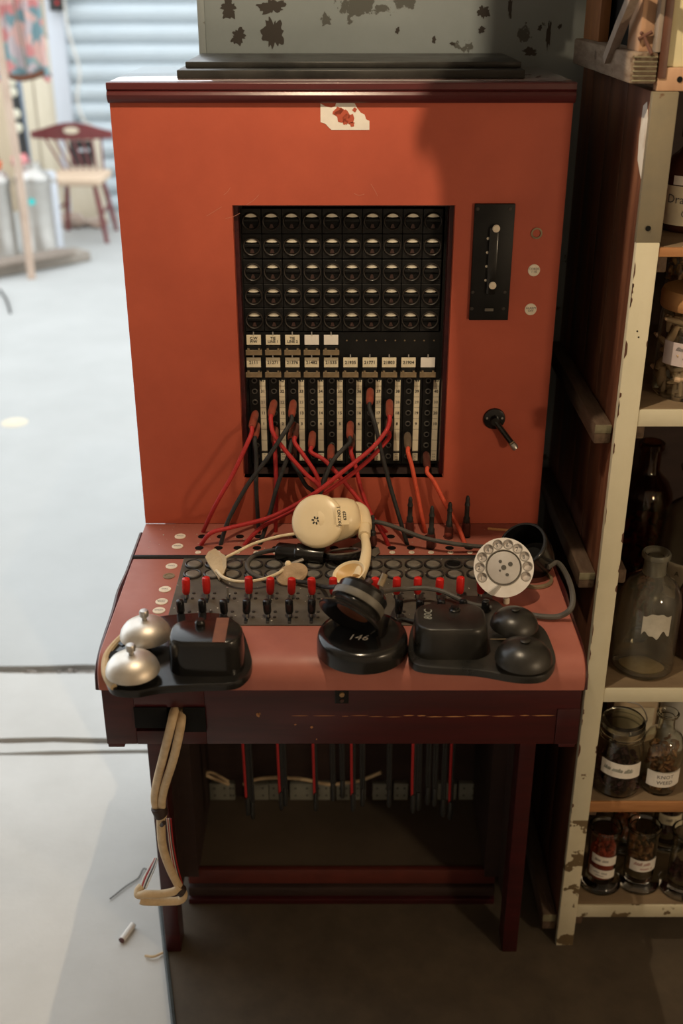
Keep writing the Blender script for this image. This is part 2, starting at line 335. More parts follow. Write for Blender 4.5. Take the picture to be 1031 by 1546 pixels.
def scribble(width, height, seed, wt=0.0006):
    """a line of looping handwriting as a thin ribbon (2-D points list + faces)"""
    rnd = random.Random(seed); vs = []; fs = []; x = -width/2; words = []
    while x < width/2-.003:
        wl = min(rnd.uniform(.010, .020), width/2-x); words.append((x, wl)); x += wl+.0025
    for (x0, wl) in words:
        pts = []; n = max(2, int(wl/.0019)); amp = [height*rnd.choice((.30, .32, .36, .62, .30)) for _ in range(n+1)]
        for i in range(n*7):
            t = i/7.0; a = 2*PI*t
            pts.append((x0+wl*t/n+.0007*math.sin(a)+.15*height*math.cos(a), amp[int(t)]*math.cos(a)*(1 if math.cos(a) > 0 else height*.3/amp[int(t)])))
        b0 = len(vs)
        for i, (px, py) in enumerate(pts):
            a = pts[max(i-1, 0)]; b = pts[min(i+1, len(pts)-1)]; dx, dy = b[0]-a[0], b[1]-a[1]; l = math.hypot(dx, dy) or 1
            nx, ny = -dy/l*wt/2, dx/l*wt/2; vs += [(px+nx, py+ny, 0), (px-nx, py-ny, 0)]
            if i: fs.append((b0+2*i-2, b0+2*i-1, b0+2*i+1, b0+2*i))
    return vs, fs
def bend(me_or_v, R, zc, ac=0.0, tilt=0.0):
    out = []
    for p in me_or_v:
        x, y = p[0], p[1]; y += x*tilt
        a = ac + x/R; out.append(Vector((R*math.sin(a), -R*math.cos(a), zc+y)))
    return out
# ================================================================== THE SETTING
# concrete floor, cut into slabs by the joints at the doorway
fl = struct(G().box(-4.2, 1.75, -3.0, 7.6, -0.12, -0.012).build('floor', 'concrete_joint'))
def rough_slab(y0, y1, x0, x1, seed, ztop=0.0):
    rnd = random.Random(seed); g = G(); n = 60; top = []
    a = [(x0+(x1-x0)*i/n, y0+rnd.uniform(0, 0.007)+0.010*math.sin(i*0.8+seed)*0.4) for i in range(n+1)]
    b = [(x0+(x1-x0)*i/n, y1-rnd.uniform(0, 0.007)-0.010*math.sin(i*0.6+seed)*0.4) for i in range(n, -1, -1)]
    return g.prism(a+b, -0.03, ztop)
rough_slab(-3.0, 0.405, -4.2, 1.75, 1).build('slab', 'concrete', fl)
rough_slab(0.414, 0.446, -4.2, 1.75, 2, -0.002).build('slab', 'concrete', fl)
rough_slab(0.456, 0.712, -4.2, 1.75, 3).build('slab', 'concrete', fl)
rough_slab(0.735, 7.6, -4.2, 1.75, 4, 0.004).build('slab', 'concrete_yard', fl)
g = G(); rnd = random.Random(4)
for i in range(160): g.blob((rnd.uniform(-2.0, -0.15), rnd.uniform(0.708, 0.738), -0.016+rnd.uniform(0, .012)), rnd.uniform(.004, .012), rnd.uniform(.004, .009), rnd.uniform(.003, .007), 6)
stuff(g.build('joint_rubble', 'concrete_joint', fl))
# partition behind the cabinet, its left end is the doorway's edge
wb = struct(G().box(-0.212, 1.75, 0.302, 0.345, 0, 2.92, 0.002).build('wall_back', 'grey_wall'))
G().box(-0.216, -0.205, 0.297, 0.350, 0, 2.92, 0.001).build('edge_strip', 'grey_wall', wb)
for (px, py, r, sx, sz) in ((345, 14, .012, 1.2, 1.1), (410, 10, .017, 1.2, .7), (412, 50, .020, .8, 1.3), (360, 55, .013, 1, .9), (730, 18, .009, 1, 1.2), (727, 45, .006, 1.1, .8), (770, 12, .006, .5, 3.2),
                       (828, 52, .006, .55, 4.2), (800, 78, .010, 1.3, .6), (815, 42, .004, 1, 1), (600, 46, .004, 1, 1.2), (655, 60, .005, .8, 1), (683, 66, .004, 1, .8), (845, 40, .004, .8, 1)):
    p = on_y(px, py, 0.302); rnd = random.Random(px)
    ph = [rnd.random()*6 for _ in range(4)]; rad = lambda a: .85+.18*math.sin(2*a+ph[0])+.14*math.sin(5*a+ph[1])+.10*math.sin(11*a+ph[2])+.07*math.sin(17*a+ph[3])
    out = [(r*sx*rad(2*PI*k/48)*math.cos(2*PI*k/48), r*sz*rad(2*PI*k/48)*math.sin(2*PI*k/48)) for k in range(48)]
    G().prism(out, 0, 0.0006, Matrix.Translation((p.x, 0.3022, p.z)) @ RX90).build('paint_chip', 'ebonite_edge', wb)
struct(G().box(1.70, 1.78, -3.0, 0.302, 0, 2.92).build('wall_right', 'plaster'))
struct(G().box(-3.48, -3.40, -3.0, 0.345, 0, 2.92).build('wall_left', 'plaster'))
struct(G().box(-3.48, 1.78, -3.08, -3.0, 0, 2.92).build('wall_front', 'plaster'))
struct(G().box(-3.55, 1.85, -3.1, 0.36, 2.92, 3.0).build('ceiling', 'ceiling_dark'))
# dark brown area of the floor under the switchboard, a thin layer
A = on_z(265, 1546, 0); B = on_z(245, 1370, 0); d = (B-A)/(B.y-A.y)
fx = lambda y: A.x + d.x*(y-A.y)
fs_ = thing('dark_floor_area', (0, 0, 0), 'dark brown floor area under the switchboard and shelf', 'flooring')
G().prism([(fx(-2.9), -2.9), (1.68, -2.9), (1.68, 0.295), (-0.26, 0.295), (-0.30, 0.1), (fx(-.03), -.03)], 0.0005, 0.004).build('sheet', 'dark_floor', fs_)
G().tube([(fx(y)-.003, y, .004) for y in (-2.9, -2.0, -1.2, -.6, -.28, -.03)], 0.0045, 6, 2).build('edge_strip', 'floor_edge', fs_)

# ================================================================== OUTSIDE THE DOORWAY (far left)
YF = 6.6
dr = struct(G().box(-1.92, 0.4, YF+.03, YF+.08, 0, 2.6).build('door_1', 'roller_blue'))
sl = G(); prof = [(-0.03*math.sin(PI*k/8)**0.8, -0.052+0.104*k/8) for k in range(9)]
vs = []; fs = []
for (y, z) in prof: vs += [(-1.86, y, z), (0.4, y, z)]
for k in range(8): fs.append((2*k, 2*k+1, 2*k+3, 2*k+2))
vs += [(-1.86, .02, .052), (.4, .02, .052), (-1.86, .02, -.052), (.4, .02, -.052)]; fs += [(16, 17, 19, 18), (18, 19, 21, 20), (20, 21, 1, 0)]
slat_me = G().add(vs, fs).mesh('slat', 'roller_blue')
for k in range(20): link('slat', slat_me, dr, loc=(0, YF+.01, 0.06+0.125*k))
G().box(-1.97, -1.86, YF-.06, YF+.06, 0, 2.6, .006).build('door_frame', 'frame_blue', dr)
wf = struct(G().box(-4.2, -1.97, YF+.02, YF+.08, 0, 2.6).build('wall_far', 'board_pale'))
x = -4.1
for k in range(14):
    wd = .15
    z0 = 0.30
    G().box(x, x+wd-.006, YF-.01, YF+.02, 0.0, 1.15, .004).build('board', ['board_pale', 'board_pale', 'board_beige'][k % 3], wf)
    G().box(x, x+wd-.012, YF-.01, YF+.02, 1.17, 2.6, .004).build('board', ['board_beige', 'board_beige', 'board_pale'][k % 3], wf)
    x += .153
def far(px, py, Y): return on_y(px, py, Y)
# dark box up on the boards
p = far(86, 4, 6.5); bx_ = thing('wall_box', p, 'small black box fixed high on the pale board wall', 'box')
G().box(-.045, .045, -.04, .07, -.05, .12, .008).build('case', 'lead_grey', bx_); G().lathe([(0, 0), (.012, 0), (.012, .004), (0, .004)], 10, Matrix.Translation((.01, -.04, 0)) @ RX90).build('indicator_light', 'key_red', bx_)
# white cable
tag(G().tube([far(97, -60, 6.48), far(97, 0, 6.48), far(104, 50, 6.46), far(120, 105, 6.46), far(117, 150, 6.47), far(127, 182, 6.47), far(140, 190, 6.5)], .009, 6).build('hanging_cable', 'wire_white'),
    'white cable dangling beside the pale blue roller door', 'cable')
# windsor chair
CH = thing('windsor_chair', on_z(120, 358, 0), 'red-brown spindle-back chair with tan seat before the roller door', 'chair')
c0 = CH.location
def L_(p): return Vector(p)-c0
yc = c0.y
seat_z = 0.385; sx0, sx1 = far(78, 262, yc).x-c0.x, far(160, 262, yc).x-c0.x
G().box(sx0, sx1, -.20, .20, seat_z-.035, seat_z+.015, .018, 3).build('seat', 'chair_seat', CH)
for (x0, y0, x1, y1) in ((sx0+.05, -.14, sx0+.0, -.19), (sx1-.05, -.14, sx1+.01, -.20), (sx0+.06, .14, sx0+.02, .19), (sx1-.06, .14, sx1-.0, .19)):
    G().tube([(x0, y0, seat_z-.03), ((x0+x1)/2, (y0+y1)/2, seat_z*.5), (x1, y1, 0)], lambda t: .017-.006*abs(t-.4), 10, 4).build('leg', 'chair_red', CH)
xa, xb = far(46, 205, yc+.2).x-c0.x, far(170, 205, yc+.2).x-c0.x; zr = far(100, 200, yc+.2).z
out = []
for k in range(13): out.append((xa+(xb-xa)*k/12, zr+.005+.055*math.sin(PI*k/12)**1.4))
for k in range(12, -1, -1): out.append((xa+(xb-xa)*k/12, zr-.035-.012*math.sin(PI*k/12)))
g = G().prism(out, 0, .025, Matrix.Translation((0, .23, 0)) @ RX90); 
tr = g.build('top_rail', 'chair_red', CH)
G().lathe([(0, 0), (.045, 0), (.045, .006), (0, .006)], 16, Matrix.Translation(((xa+xb)/2, .205, zr+.012)) @ RX90 @ Matrix.Diagonal((1.1, .45, 1, 1))).build('rail_inlay', 'board_pale', tr)
for k in range(7):
    t = (k+.5)/7; G().tube([(sx0+.03+(sx1-sx0-.06)*t, .17, seat_z), (xa+.05+(xb-xa-.1)*t, .22, zr-.03)], .0075, 8, 1, False).build('spindle', 'chair_red', CH)
G().tube([(sx0+.01, -.12, seat_z-.2), (sx0+.03, .16, seat_z-.2)], .009, 8, 1, False).build('stretcher', 'chair_red', CH)
G().tube([(sx1-.01, -.12, seat_z-.2), (sx1-.03, .16, seat_z-.2)], .009, 8, 1, False).build('stretcher', 'chair_red', CH)
# open crate-like frame seen through the chair back
p = on_z(122, 352, 0); fr = thing('box_crate', (p.x, yc+.45, 0), 'pale box frame with dark inside standing behind the chair', 'crate')
a = far(104, 212, yc+.45); b = far(142, 250, yc+.45)
G().box(a.x-p.x-.03, b.x-p.x+.03, 0, .14, 0.0, a.z+.03, .004).build('body', 'board_pale', fr)
G().box(a.x-p.x, b.x-p.x, -.004, 0, b.z, a.z, .001).build('opening', 'lead_grey', fr)
G().box(a.x-p.x+.06, b.x-p.x-.02, -.012, -.004, b.z+.09, b.z+.11, .002, M=None).build('blue_slip', 'roller_blue', fr)
# galvanised cans
def can(px, py, r, h, label, stick=None):
    p = on_z(px, py, 0); t = thing('metal_can', p, label, 'can', 'shiny metal cans beside the floorboard')
    G().lathe([(0, 0), (r, 0), (r, .02), (r*.97, .03), (r*.97, h-.05), (r, h-.04), (r, h), (r*.8, h+.03), (r*.5, h+.05), (r*.5, h+.08), (0, h+.08)], 28).build('body', 'galvanised', t)
    G().lathe([(r*1.01, h-.03), (r*1.03, h-.02), (r*1.03, h-.01), (r*1.0, h)], 28).build('rim', 'steel', t)
    if stick: G().lathe([(0, 0), (.02, 0), (.02, .003), (0, .003)], 14, Matrix.Translation((r*.1, -r*.98, h*.72)) @ RX90).build('sticker', stick, t)
can(62, 384, .105, .46, 'silver metal can with a turquoise sticker below the chair', 'sticker_cyan')
can(4, 389, .10, .46, 'silver metal can at the far left edge of the yard')
p = on_z(82, 374, 0); t = thing('metal_can', p, 'pale bluish can half hidden behind the stickered can', 'can', 'shiny metal cans beside the floorboard')
G().lathe([(0, 0), (.06, 0), (.06, .44), (.05, .46), (0, .46)], 20).build('body', 'frame_blue', t); G().lathe([(.061, .40), (.064, .41), (.061, .42)], 20).build('rim', 'steel', t)
# plank on the ground
a = on_z(-60, 424, 0); b = on_z(126, 391, 0); v = (b-a); pl = thing('timber_plank', (a+b)/2, 'weathered grey timber plank lying on the ground by the cans', 'plank', rz=math.atan2(v.y, v.x))
G().box(-v.length/2, v.length/2, -.09, .09, 0.006, .06, .006).build('board', 'old_plank', pl); G().box(-v.length/2, v.length/2-.12, -.13, .02, 0.06, .085, .004).build('batten', 'slat_grey', pl)
# leaning pole
a = on_z(48, 422, 0); b = far(4, 100, a.y+.25)
tag(G().tube([a, (a+b)/2+Vector((.01, 0, 0)), b, b+(b-a)*.35], .022, 10, 4).build('wooden_pole', 'stick_wood'), 'long tan wooden pole leaning in front of the cans', 'pole')
# blue-grey bar and dark strap with discs
a = far(42, 242, 5.75); b = far(26, 120, 5.85)
g = thing('strap_stand', Vector((a.x+.02, a.y, 0)), 'blue-grey upright with a dark strap of pale discs', 'stand'); o = g.location
G().tube([Vector((a.x+.02, a.y, 0))-o, a-o, b-o, b+(b-a)*.9-o], .025, 8, 1, False).build('upright', 'blue_grey', g)
st = G().tube([far(38, 240, 5.70)-o, far(30, 190, 5.70)-o, far(24, 150, 5.70)-o, far(16, 118, 5.70)-o, far(12, 100, 5.70)-o], .028, 8).build('strap', 'lead_grey', g)
for (px, py) in ((18, 123), (20, 139), (25, 172), (28, 193)):
    G().blob(far(px, py, 5.66)-o, .026, .012, .03, 10).build('disc', 'pearl', st)
# floral garment
top = far(18, -60, 5.0)
g = thing('floral_garment', (top.x, top.y, far(20, 118, 5.0).z), 'pink and teal floral garment hanging at the upper left', 'garment'); z0 = g.location.z
H = 0.95; vs = []; fs = []; nu, nv = 26, 14
for ring, off in ((0, 0), (1, .03)):
    for j in range(nv+1):
        t = j/nv; half = .10 + .045*t
        for i in range(nu+1):
            s = i/nu*2-1; vs.append((s*half + .03*math.sin(t*5)*.2, off+.022*math.sin(s*9+t*2)+.02*math.cos(s*3), H*(1-t)-.02*math.cos(s*7)*t))
nb = (nu+1)*(nv+1)
for j in range(nv):
    for i in range(nu):
        q = j*(nu+1)+i; fs.append((q, q+1, q+nu+2, q+nu+1)); fs.append((nb+q+nu+1, nb+q+nu+2, nb+q+1, nb+q))
for j in range(nv): 
    q = j*(nu+1); fs.append((q, q+nu+1, nb+q+nu+1, nb+q)); q += nu; fs.append((q+nu+1, q, nb+q, nb+q+nu+1))
for i in range(nu): q = nv*(nu+1)+i; fs.append((q, q+1, nb+q+1, nb+q)); fs.append((i+1, i, nb+i, nb+i+1))
G().add(vs, fs).build('cloth', 'floral_cloth', g, 80); G().tube([(-.10, .0, .015), (-.03, -.01, .0), (.05, -.01, .012), (.11, 0, .03), (.13, .01, .005)], .017, 8).build('hem', 'tape_brown', g); G().tube([(-.03, -.03, .6), (0, -.035, .3), (.02, -.03, .05)], .006, 6).build('drawstring', 'slat_grey', g)
# bits of cloth on the cans
for (px, py, Y, r, m, nm) in ((32, 256, 5.05, .045, 'pink_cloth', 'crumpled pink cloth on top of the stickered can'), (11, 222, 5.2, .03, 'orange_cloth', 'small orange cloth lying on the leftmost can')):
    tag(G().blob(on_z(62 if px > 20 else 4, 384 if px > 20 else 389, 0)+Vector((-.05 if px > 20 else .03, -.03, .53+r*.6)), r*1.3, r*.6, r*.75, 12, jit=.016).build('cloth_scrap', m), nm, 'cloth')
# rubble heaps by the door foot
for (px, py, r, lab) in ((108, 352, .11, 'tan stone lying beneath the tan-seated chair'), (148, 352, .07, 'dark reddish stone beneath the chair by its front leg'), (128, 350, .06, 'small pale stone between two stones under the chair')):
    p = on_z(px, py-8, 0); tag(G().blob((p.x, p.y, r*.45), r, r*.8, r*.5, 10, jit=.01).build('stone', 'cobble'), lab, 'stone', 'stones under the chair')
p0 = on_z(0, 440, 0); p1 = on_z(16, 475, 0)
tag(G().tube([p0+Vector((0, 0, .01)), (p0+p1)/2+Vector((.01, 0, .012)), p1+Vector((0, 0, .008))], .006, 6).build('bent_twig', 'lead_grey'), 'thin dark twig on the ground at the far left', 'twig')
tag(G().lathe([(0, 0), (.05, 0), (.045, .003), (0, .004)], 16, Matrix.Translation(on_z(22, 638, 0.004))).build('white_splash', 'board_pale'), 'small white paint spot on the concrete outside', 'paint spot')
# litter on the near concrete
a = on_z(184, 1419, .006); b = on_z(201, 1396, .006)
g = thing('chalk_stub', (a+b)/2, 'small white chalk stub lying on the concrete left of the leg', 'chalk'); o = g.location
G().cyl(a-o, b-o, .0055).build('stick', 'paper_white', g); G().cyl(a-o-(b-a)*.06, a-o+(b-a)*.02, .0052).build('burnt_end', 'plug_dark', g)
tag(G().tube([on_z(219, 1443, .004), on_z(232, 1444, .006), on_z(246, 1438, .004)], .0022, 6).build('wire_offcut', 'cable_beige'), 'pinkish wire offcut on concrete beside the front leg', 'wire')
tag(G().tube([on_z(166, 1357, .003), on_z(190, 1338, .003), on_z(208, 1326, .003), on_z(216, 1312, .004), on_z(222, 1313, .003)], .0012, 5).build('thin_wire', 'rubber_grey'), 'thin grey wire curling on the concrete near the cable loop', 'wire')

# ================================================================== THE SWITCHBOARD
SB = thing('telephone_switchboard', (0, 0, 0), 'red wooden telephone switchboard cabinet with keyshelf on dark legs', 'switchboard')
ZD = 0.755
RX0, RX1, RZ0, RZ1 = -0.147, 0.153, 0.831, 1.232
YJ = 0.037
# front panel with the opening
g = G()
o4 = [(-.30, ZD), (.30, ZD), (.30, 1.362), (-.30, 1.362)]; i4 = [(RX0, RZ0), (RX1, RZ0), (RX1, RZ1), (RX0, RZ1)]
vs = [(x, 0, z) for x, z in o4] + [(x, 0, z) for x, z in i4] + [(x, .016, z) for x, z in o4] + [(x, .016, z) for x, z in i4]; fs = []
for k in range(4):
    n = (k+1) % 4; fs += [(k, n, 4+n, 4+k), (8+n, 8+k, 12+k, 12+n), (k, 8+k, 8+n, n), (4+n, 12+n, 12+k, 4+k)]
fp = g.add(vs, fs).build('front_panel', 'red_panel', SB, 20)
for pts in (((338, 294), (343, 290), (348, 283)), ((312, 326), (322, 320), (335, 312)), ((372, 309), (382, 303), (391, 294)), ((340, 330), (352, 327), (362, 322)), ((560, 278), (566, 288), (570, 296)), ((534, 292), (542, 295), (550, 293))):
    G().tube([on_y(px, py, -.0001) for px, py in pts], .00028, 4, 4).build('scratch', 'worn_light', fp)
# lighter patch and torn sticker
g = G(); p0 = on_y(484, 196, 0); p1 = on_y(558, 154, 0)
xs0, xs1, zs0, zs1 = p0.x, p1.x, p0.z, p1.z; W_, H_ = xs1-xs0, zs1-zs0
out = [(0, .28), (.10, .22), (.16, .10), (.22, 0), (1, 0), (1, .32), (.93, .38), (.90, .55), (.82, .62), (.74, .80), (.70, .95), (.55, 1), (.32, .98), (.30, .85), (.22, .80), (.10, .85), (0, .95)]
stk = G().prism([(xs0+a*W_, zs0+b*H_) for a, b in out], 0, .0006, Matrix.Translation((0, 0, 0)) @ RX90).build('torn_sticker', 'paper_white', SB)
for seed, (cx_, cz_, rr) in enumerate(((.45, .55, .16), (.58, .42, .11), (.36, .66, .10), (.50, .28, .07), (.64, .22, .06), (.70, .72, .05))):
    rnd = random.Random(seed+9)
    G().prism([(xs0+W_*cx_+W_*rr*(.6+.7*rnd.random())*math.cos(2*PI*k/14), zs0+H_*cz_+H_*rr*1.6*(.6+.7*rnd.random())*math.sin(2*PI*k/14)) for k in range(14)], 0.0006, .0009, RX90).build('torn_patch', 'red_panel', stk)
# crown moulding and top boards
prof = [(.016, 1.362), (-.004, 1.362), (-.0065, 1.364), (-.0095, 1.368), (-.0105, 1.372), (-.0085, 1.3755), (-.006, 1.377), (-.0085, 1.379), (-.0085, 1.3855), (-.0075, 1.387), (.016, 1.387)]
n = len(prof); vs = []; fs = []
for x in (-.3012, .3012): vs += [(x, y, z) for y, z in prof]
for k in range(n): fs.append((k, (k+1) % n, n+(k+1) % n, n+k))
fs += [tuple(range(n)), tuple(range(n, 2*n))]
G().add(vs, fs).build('crown_moulding', 'maroon_cap', SB, 25)
G().box(-.3012, .3012, .016, .285, 1.372, 1.387, .001).build('top_board', 'top_gloss', SB)
G().box(-.218, .243, .052, .284, 1.3872, 1.3976, .001).build('lid_board', 'black_lid', SB); G().box(-.211, .243, .09, .284, 1.3978, 1.4055, .001).build('lid_board', 'black_lid', SB)
for s in (-1, 1): G().box(min(s*.282, s*.30), max(s*.282, s*.30), .016, .285, ZD, 1.372, .001).build('side_panel', 'maroon', SB)
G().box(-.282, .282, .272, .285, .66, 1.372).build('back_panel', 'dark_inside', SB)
# recess lining
g = G(); t = .006
g.box(RX0-.0, RX0+.006, .016, .07, RZ0, RZ1); g.box(RX1-.006, RX1, .016, .07, RZ0, RZ1); g.box(RX0+.006, RX1-.006, .016, .07, RZ1-.004, RZ1)
g.build('recess_lining', 'maroon', SB)
G().box(RX0, RX1, .002, .075, RZ0-.006, RZ0, .0008).build('recess_sill', 'dark_inside', SB)
G().box(RX0, RX1, .07, .08, RZ0, RZ1).build('recess_back', 'hole_black', SB)
for x0, x1 in ((RX0+.006, -.1375), (.1435, RX1-.006)): G().box(x0, x1, YJ+.002, .06, RZ0, RZ1-.004).build('filler_strip', 'ebonite', SB)
# indicators: 5 rows of 10
colx0 = on_y(379, 333, YJ).x; colx9 = on_y(654, 333, YJ).x; PX = (colx9-colx0)/9
rows = [on_y(515, y, YJ).z for y in (334, 372, 410.5, 447, 483)]
pz = (rows[0]-rows[4])/4
ri = .0122
g = G().box(-PX/2+.0003, PX/2-.0003, 0, .012, -pz/2+.0004, pz/2-.0004, .0005, 1)
ind_me = g.mesh('indicator', 'ebonite')
ring_me = G().lathe([(ri-.0015, .0), (ri-.0012, .003), (ri-.0004, .0035), (ri, .003), (ri+.0005, 0)], 24, RX90).mesh('bezel', 'ebonite_edge')
cup_me = G().lathe([(0, .0004), (ri-.001, .0004), (ri-.001, .0), (0, 0)], 24, RX90).mesh('well', 'hole_black')
a0 = math.radians(38); outl = [((ri-.0018)*math.cos(a), (ri-.0018)*math.sin(a)) for a in [a0+(PI-2*a0)*k/10 for k in range(11)]]
outl += [((ri-.0018)*math.cos(a0)*s, (ri-.0018)*math.sin(a0)-.0010*(1-s*s)) for s in (-.6, 0, .6)]
flap_me = G().prism(outl, .0006, .0014, RX90).mesh('flap', 'flap_white')
bar_me = G().box(-ri+.002, ri-.002, -.0024, -.0005, -.0005, .0034, .0004, 1).mesh('shutter_bar', 'ebonite')
pt_me = G().prism([(-.0032, -ri+.003), (.0032, -ri+.003), (.0014, -.0035), (-.0014, -.0035)], .0005, .0018, RX90).mesh('pointer', 'pointer_brown')
for r in range(5):
    for c in range(10):
        o = link('indicator', ind_me, SB, loc=(colx0+PX*c, YJ+random.uniform(0, .0006), rows[r]))
        for nm, me in (('bezel', ring_me), ('well', cup_me), ('flap', flap_me), ('shutter_bar', bar_me), ('pointer', pt_me)): link(nm, me, o)
# blank strip and designation cards
zb0, zb1 = rows[4]-pz/2, on_y(515, 572, YJ).z
G().box(RX0+.0095, RX1-.0095, YJ, YJ+.01, zb1, zb0-.0006).build('blank_strip', 'ebonite', SB)
scr = G().lathe([(0, 0), (.0012, 0), (.0012, .0006), (0, .0006)], 8, RX90).mesh('screw', 'brass_dull')
for c in range(10):
    if c > 4:
        for dx in (-.0072, .0072): link('screw', scr, SB, loc=(colx0+PX*c+dx, YJ, on_y(515, 514, YJ).z))
def card(c, py, txt, two=False, blank=False):
    x = on_y(383+29.2*c, py, YJ-.006).x; z = on_y(500, py, YJ-.006).z
    o = G().box(-.0104, .0104, -.0008, .0, -.0078, .0068, .0002, 1).build('designation_card', 'paper_white' if blank else 'paper_cream', SB, loc=(x, YJ-.006, z), rot=(math.radians(-4), 0, 0))
    if txt: text(txt, .0066 if not two else .0056, Matrix.Translation((0, -.0012, -.0006)) @ RX90, o, weight=.00012)
    h = G().box(-.0108, .0108, -.011, .0, -.002, .0, .0004, 1); h.box(-.0118, .0118, -.0125, -.011, -.0062, .0015, .0004, 1); h.box(-.0092, -.0062, -.013, -.011, .001, .004); h.box(.0062, .0092, -.013, -.011, .001, .004)
    hh = h.build('card_holder', 'brass_dull', SB, loc=(x, YJ, z-.0155)); G().box(-.0008, .0008, -.008, -.006, .007, .0115).build('card_clip', 'steel', o, loc=(0, .006, 0))
    G().box(-.010, .010, -.0105, -.0004, -.0005, .0068).build('holder_body', 'ebonite', hh)
for c, tx in enumerate(('C.W\nP/W', 'TIE\nLINE 1', 'TIE\nLINE 2', '', '')): card(c, 512.5, tx, True, tx == '')
for c, tx in enumerate(('2111', '21271', '21376', '21482', '21535', '21935', '21771', '21803', '21904', '')): card(c, 546.5, tx, False, tx == '')
# jack strips
jx = [385, 413.6, 442.4, 471.8, 500.5, 529.3, 558.3, 587.8, 616.5, 645.5]; lx = [397.2, 426, 455, 484, 513, 541.7, 570.8, 600.3, 628.9, 657.4]
JX = [on_y(x, 606, YJ).x for x in jx]; PJ = (JX[9]-JX[0])/9; JX = [JX[0]+PJ*k for k in range(10)]
JZ = [on_y(515, y, YJ).z for y in (574.6, 590.6, 607, 623.3, 639.6, 655.8, 672, 688.5)]
LX = [on_y(x, 623, YJ).x for x in lx]; LXO = sum(LX[k]-JX[k] for k in range(10))/10
zt_, zl_ = zb1, on_y(515, 700, YJ).z
jack_me = G().lathe([(.0027, 0), (.0028, .0012), (.0036, .0014), (.0042, .0010), (.0044, 0)], 16, RX90).mesh('jack', 'jack_ring')
jw_me = G().lathe([(0, .0003), (.0028, .0003), (.0028, 0), (0, 0)], 12, RX90).mesh('jack_hole', 'hole_black')
z_lo = on_y(515, 681, YJ).z; z_d0, z_d1 = on_y(515, 695, YJ).z, on_y(515, 684, YJ).z
for c in range(10):
    o = G().box(-PJ/2+.0003, PJ/2-.0003, 0, .012, zl_, zt_-.0002, .0004, 1).build('jack_strip', 'ebonite', SB, loc=(JX[c]+LXO/2, YJ, 0))
    for k in range(8):
        j = link('jack', jack_me, o, loc=(-LXO/2, 0, JZ[k]));
        G0 = link('jack_hole', jw_me, o, loc=(-LXO/2, 0, JZ[k]))
    ns = G().box(-.0042, .0042, -.0008, 0, z_lo if c < 9 else z_d0, zt_-.002, .0001, 1).build('number_strip', 'paper_cream', o, loc=(LXO/2, 0, 0))
    if c < 9: G().box(-.0042, .0042, -.0008, 0, z_d0, z_d1, .0001, 1).build('number_strip', 'paper_cream', o, loc=(LXO/2, 0, 0))
    for k, base in enumerate((41, 31, 21, 11, 1)):
        text(str(base+c), .0062, Matrix.Translation((LXO/2, -.0011, JZ[k])) @ RX90, o, m='ink' if k != 2 else 'ink_grey', weight=.00016 if k != 2 else .00005)
    g = G()
    for k in range(0, 7): z = (JZ[k]+JZ[k+1])/2; g.box(-.0042, .0042, -.0010, -.0008, z-.00018, z+.00018)
    for z in (z_d0+.0016, (z_d0+z_d1)/2, z_d1-.0016):
        for dx in ((-.0012, .0012) if c % 2 else (0,)): g.box(dx-.0006, dx+.0006, -.0010, -.0008, z-.0006, z+.0006)
    g.build('ruling', 'ink', o, loc=(LXO/2, 0, 0))
# fuse / switch plate on the right
a = on_y(709, 482, 0); b = on_y(776, 307, 0); cxp, czp, hw, hh_ = (a.x+b.x)/2, (a.z+b.z)/2, .0272, (b.z-a.z)/2
pl = G().box(-hw, hw, -.005, 0, -hh_, hh_, .0008, 2).build('switch_plate', 'ebonite', SB, loc=(cxp, 0, czp))
G().box(-.006, .0065, -.009, -.005, -.042, .049, .0008).build('slide_bar', 'bakelite', pl)
s_me = G().lathe([(0, .0022), (.0042, .0022), (.0052, .0012), (.0052, 0), (0, 0)], 16, RX90).box(-.0046, .0046, -.0026, -.0021, -.0005, .0005).mesh('screw', 'steel')
s_me.materials.clear(); s_me.materials.append(MATS['disc_ivory'])
for px, py, rt in ((749, 345, 0), (743.5, 431, .9)):
    p = on_y(px, py, -.009); link('screw', s_me, pl, M=Matrix.Translation((p.x-cxp, -.009, p.z-czp)) @ Matrix.Rotation(rt+PI/2*(rt == 0), 4, 'Y'))
dot = G().lathe([(0, .001), (.0018, .001), (.0018, 0), (0, 0)], 10, RX90).mesh('marker', 'disc_ivory')
for px, py in ((736.5, 360), (735.5, 381), (734.3, 402), (733, 423)): p = on_y(px, py, -.005); link('marker', dot, pl, loc=(p.x-cxp, -.005, p.z-czp))
sm = G().lathe([(0, .0008), (.0022, .0006), (.0026, 0), (0, 0)], 10, RX90).mesh('small_screw', 'ebonite_edge')
for px, py in ((721, 315.5), (770, 315.5), (713.5, 441), (762, 441), (712, 466), (760, 466)): p = on_y(px, py, -.005); link('small_screw', sm, pl, loc=(p.x-cxp, -.005, p.z-czp))
G().box(-.006, .006, -.0056, -.005, -hh_+.013, -hh_+.017).build('worn_label', 'band_grey', pl)
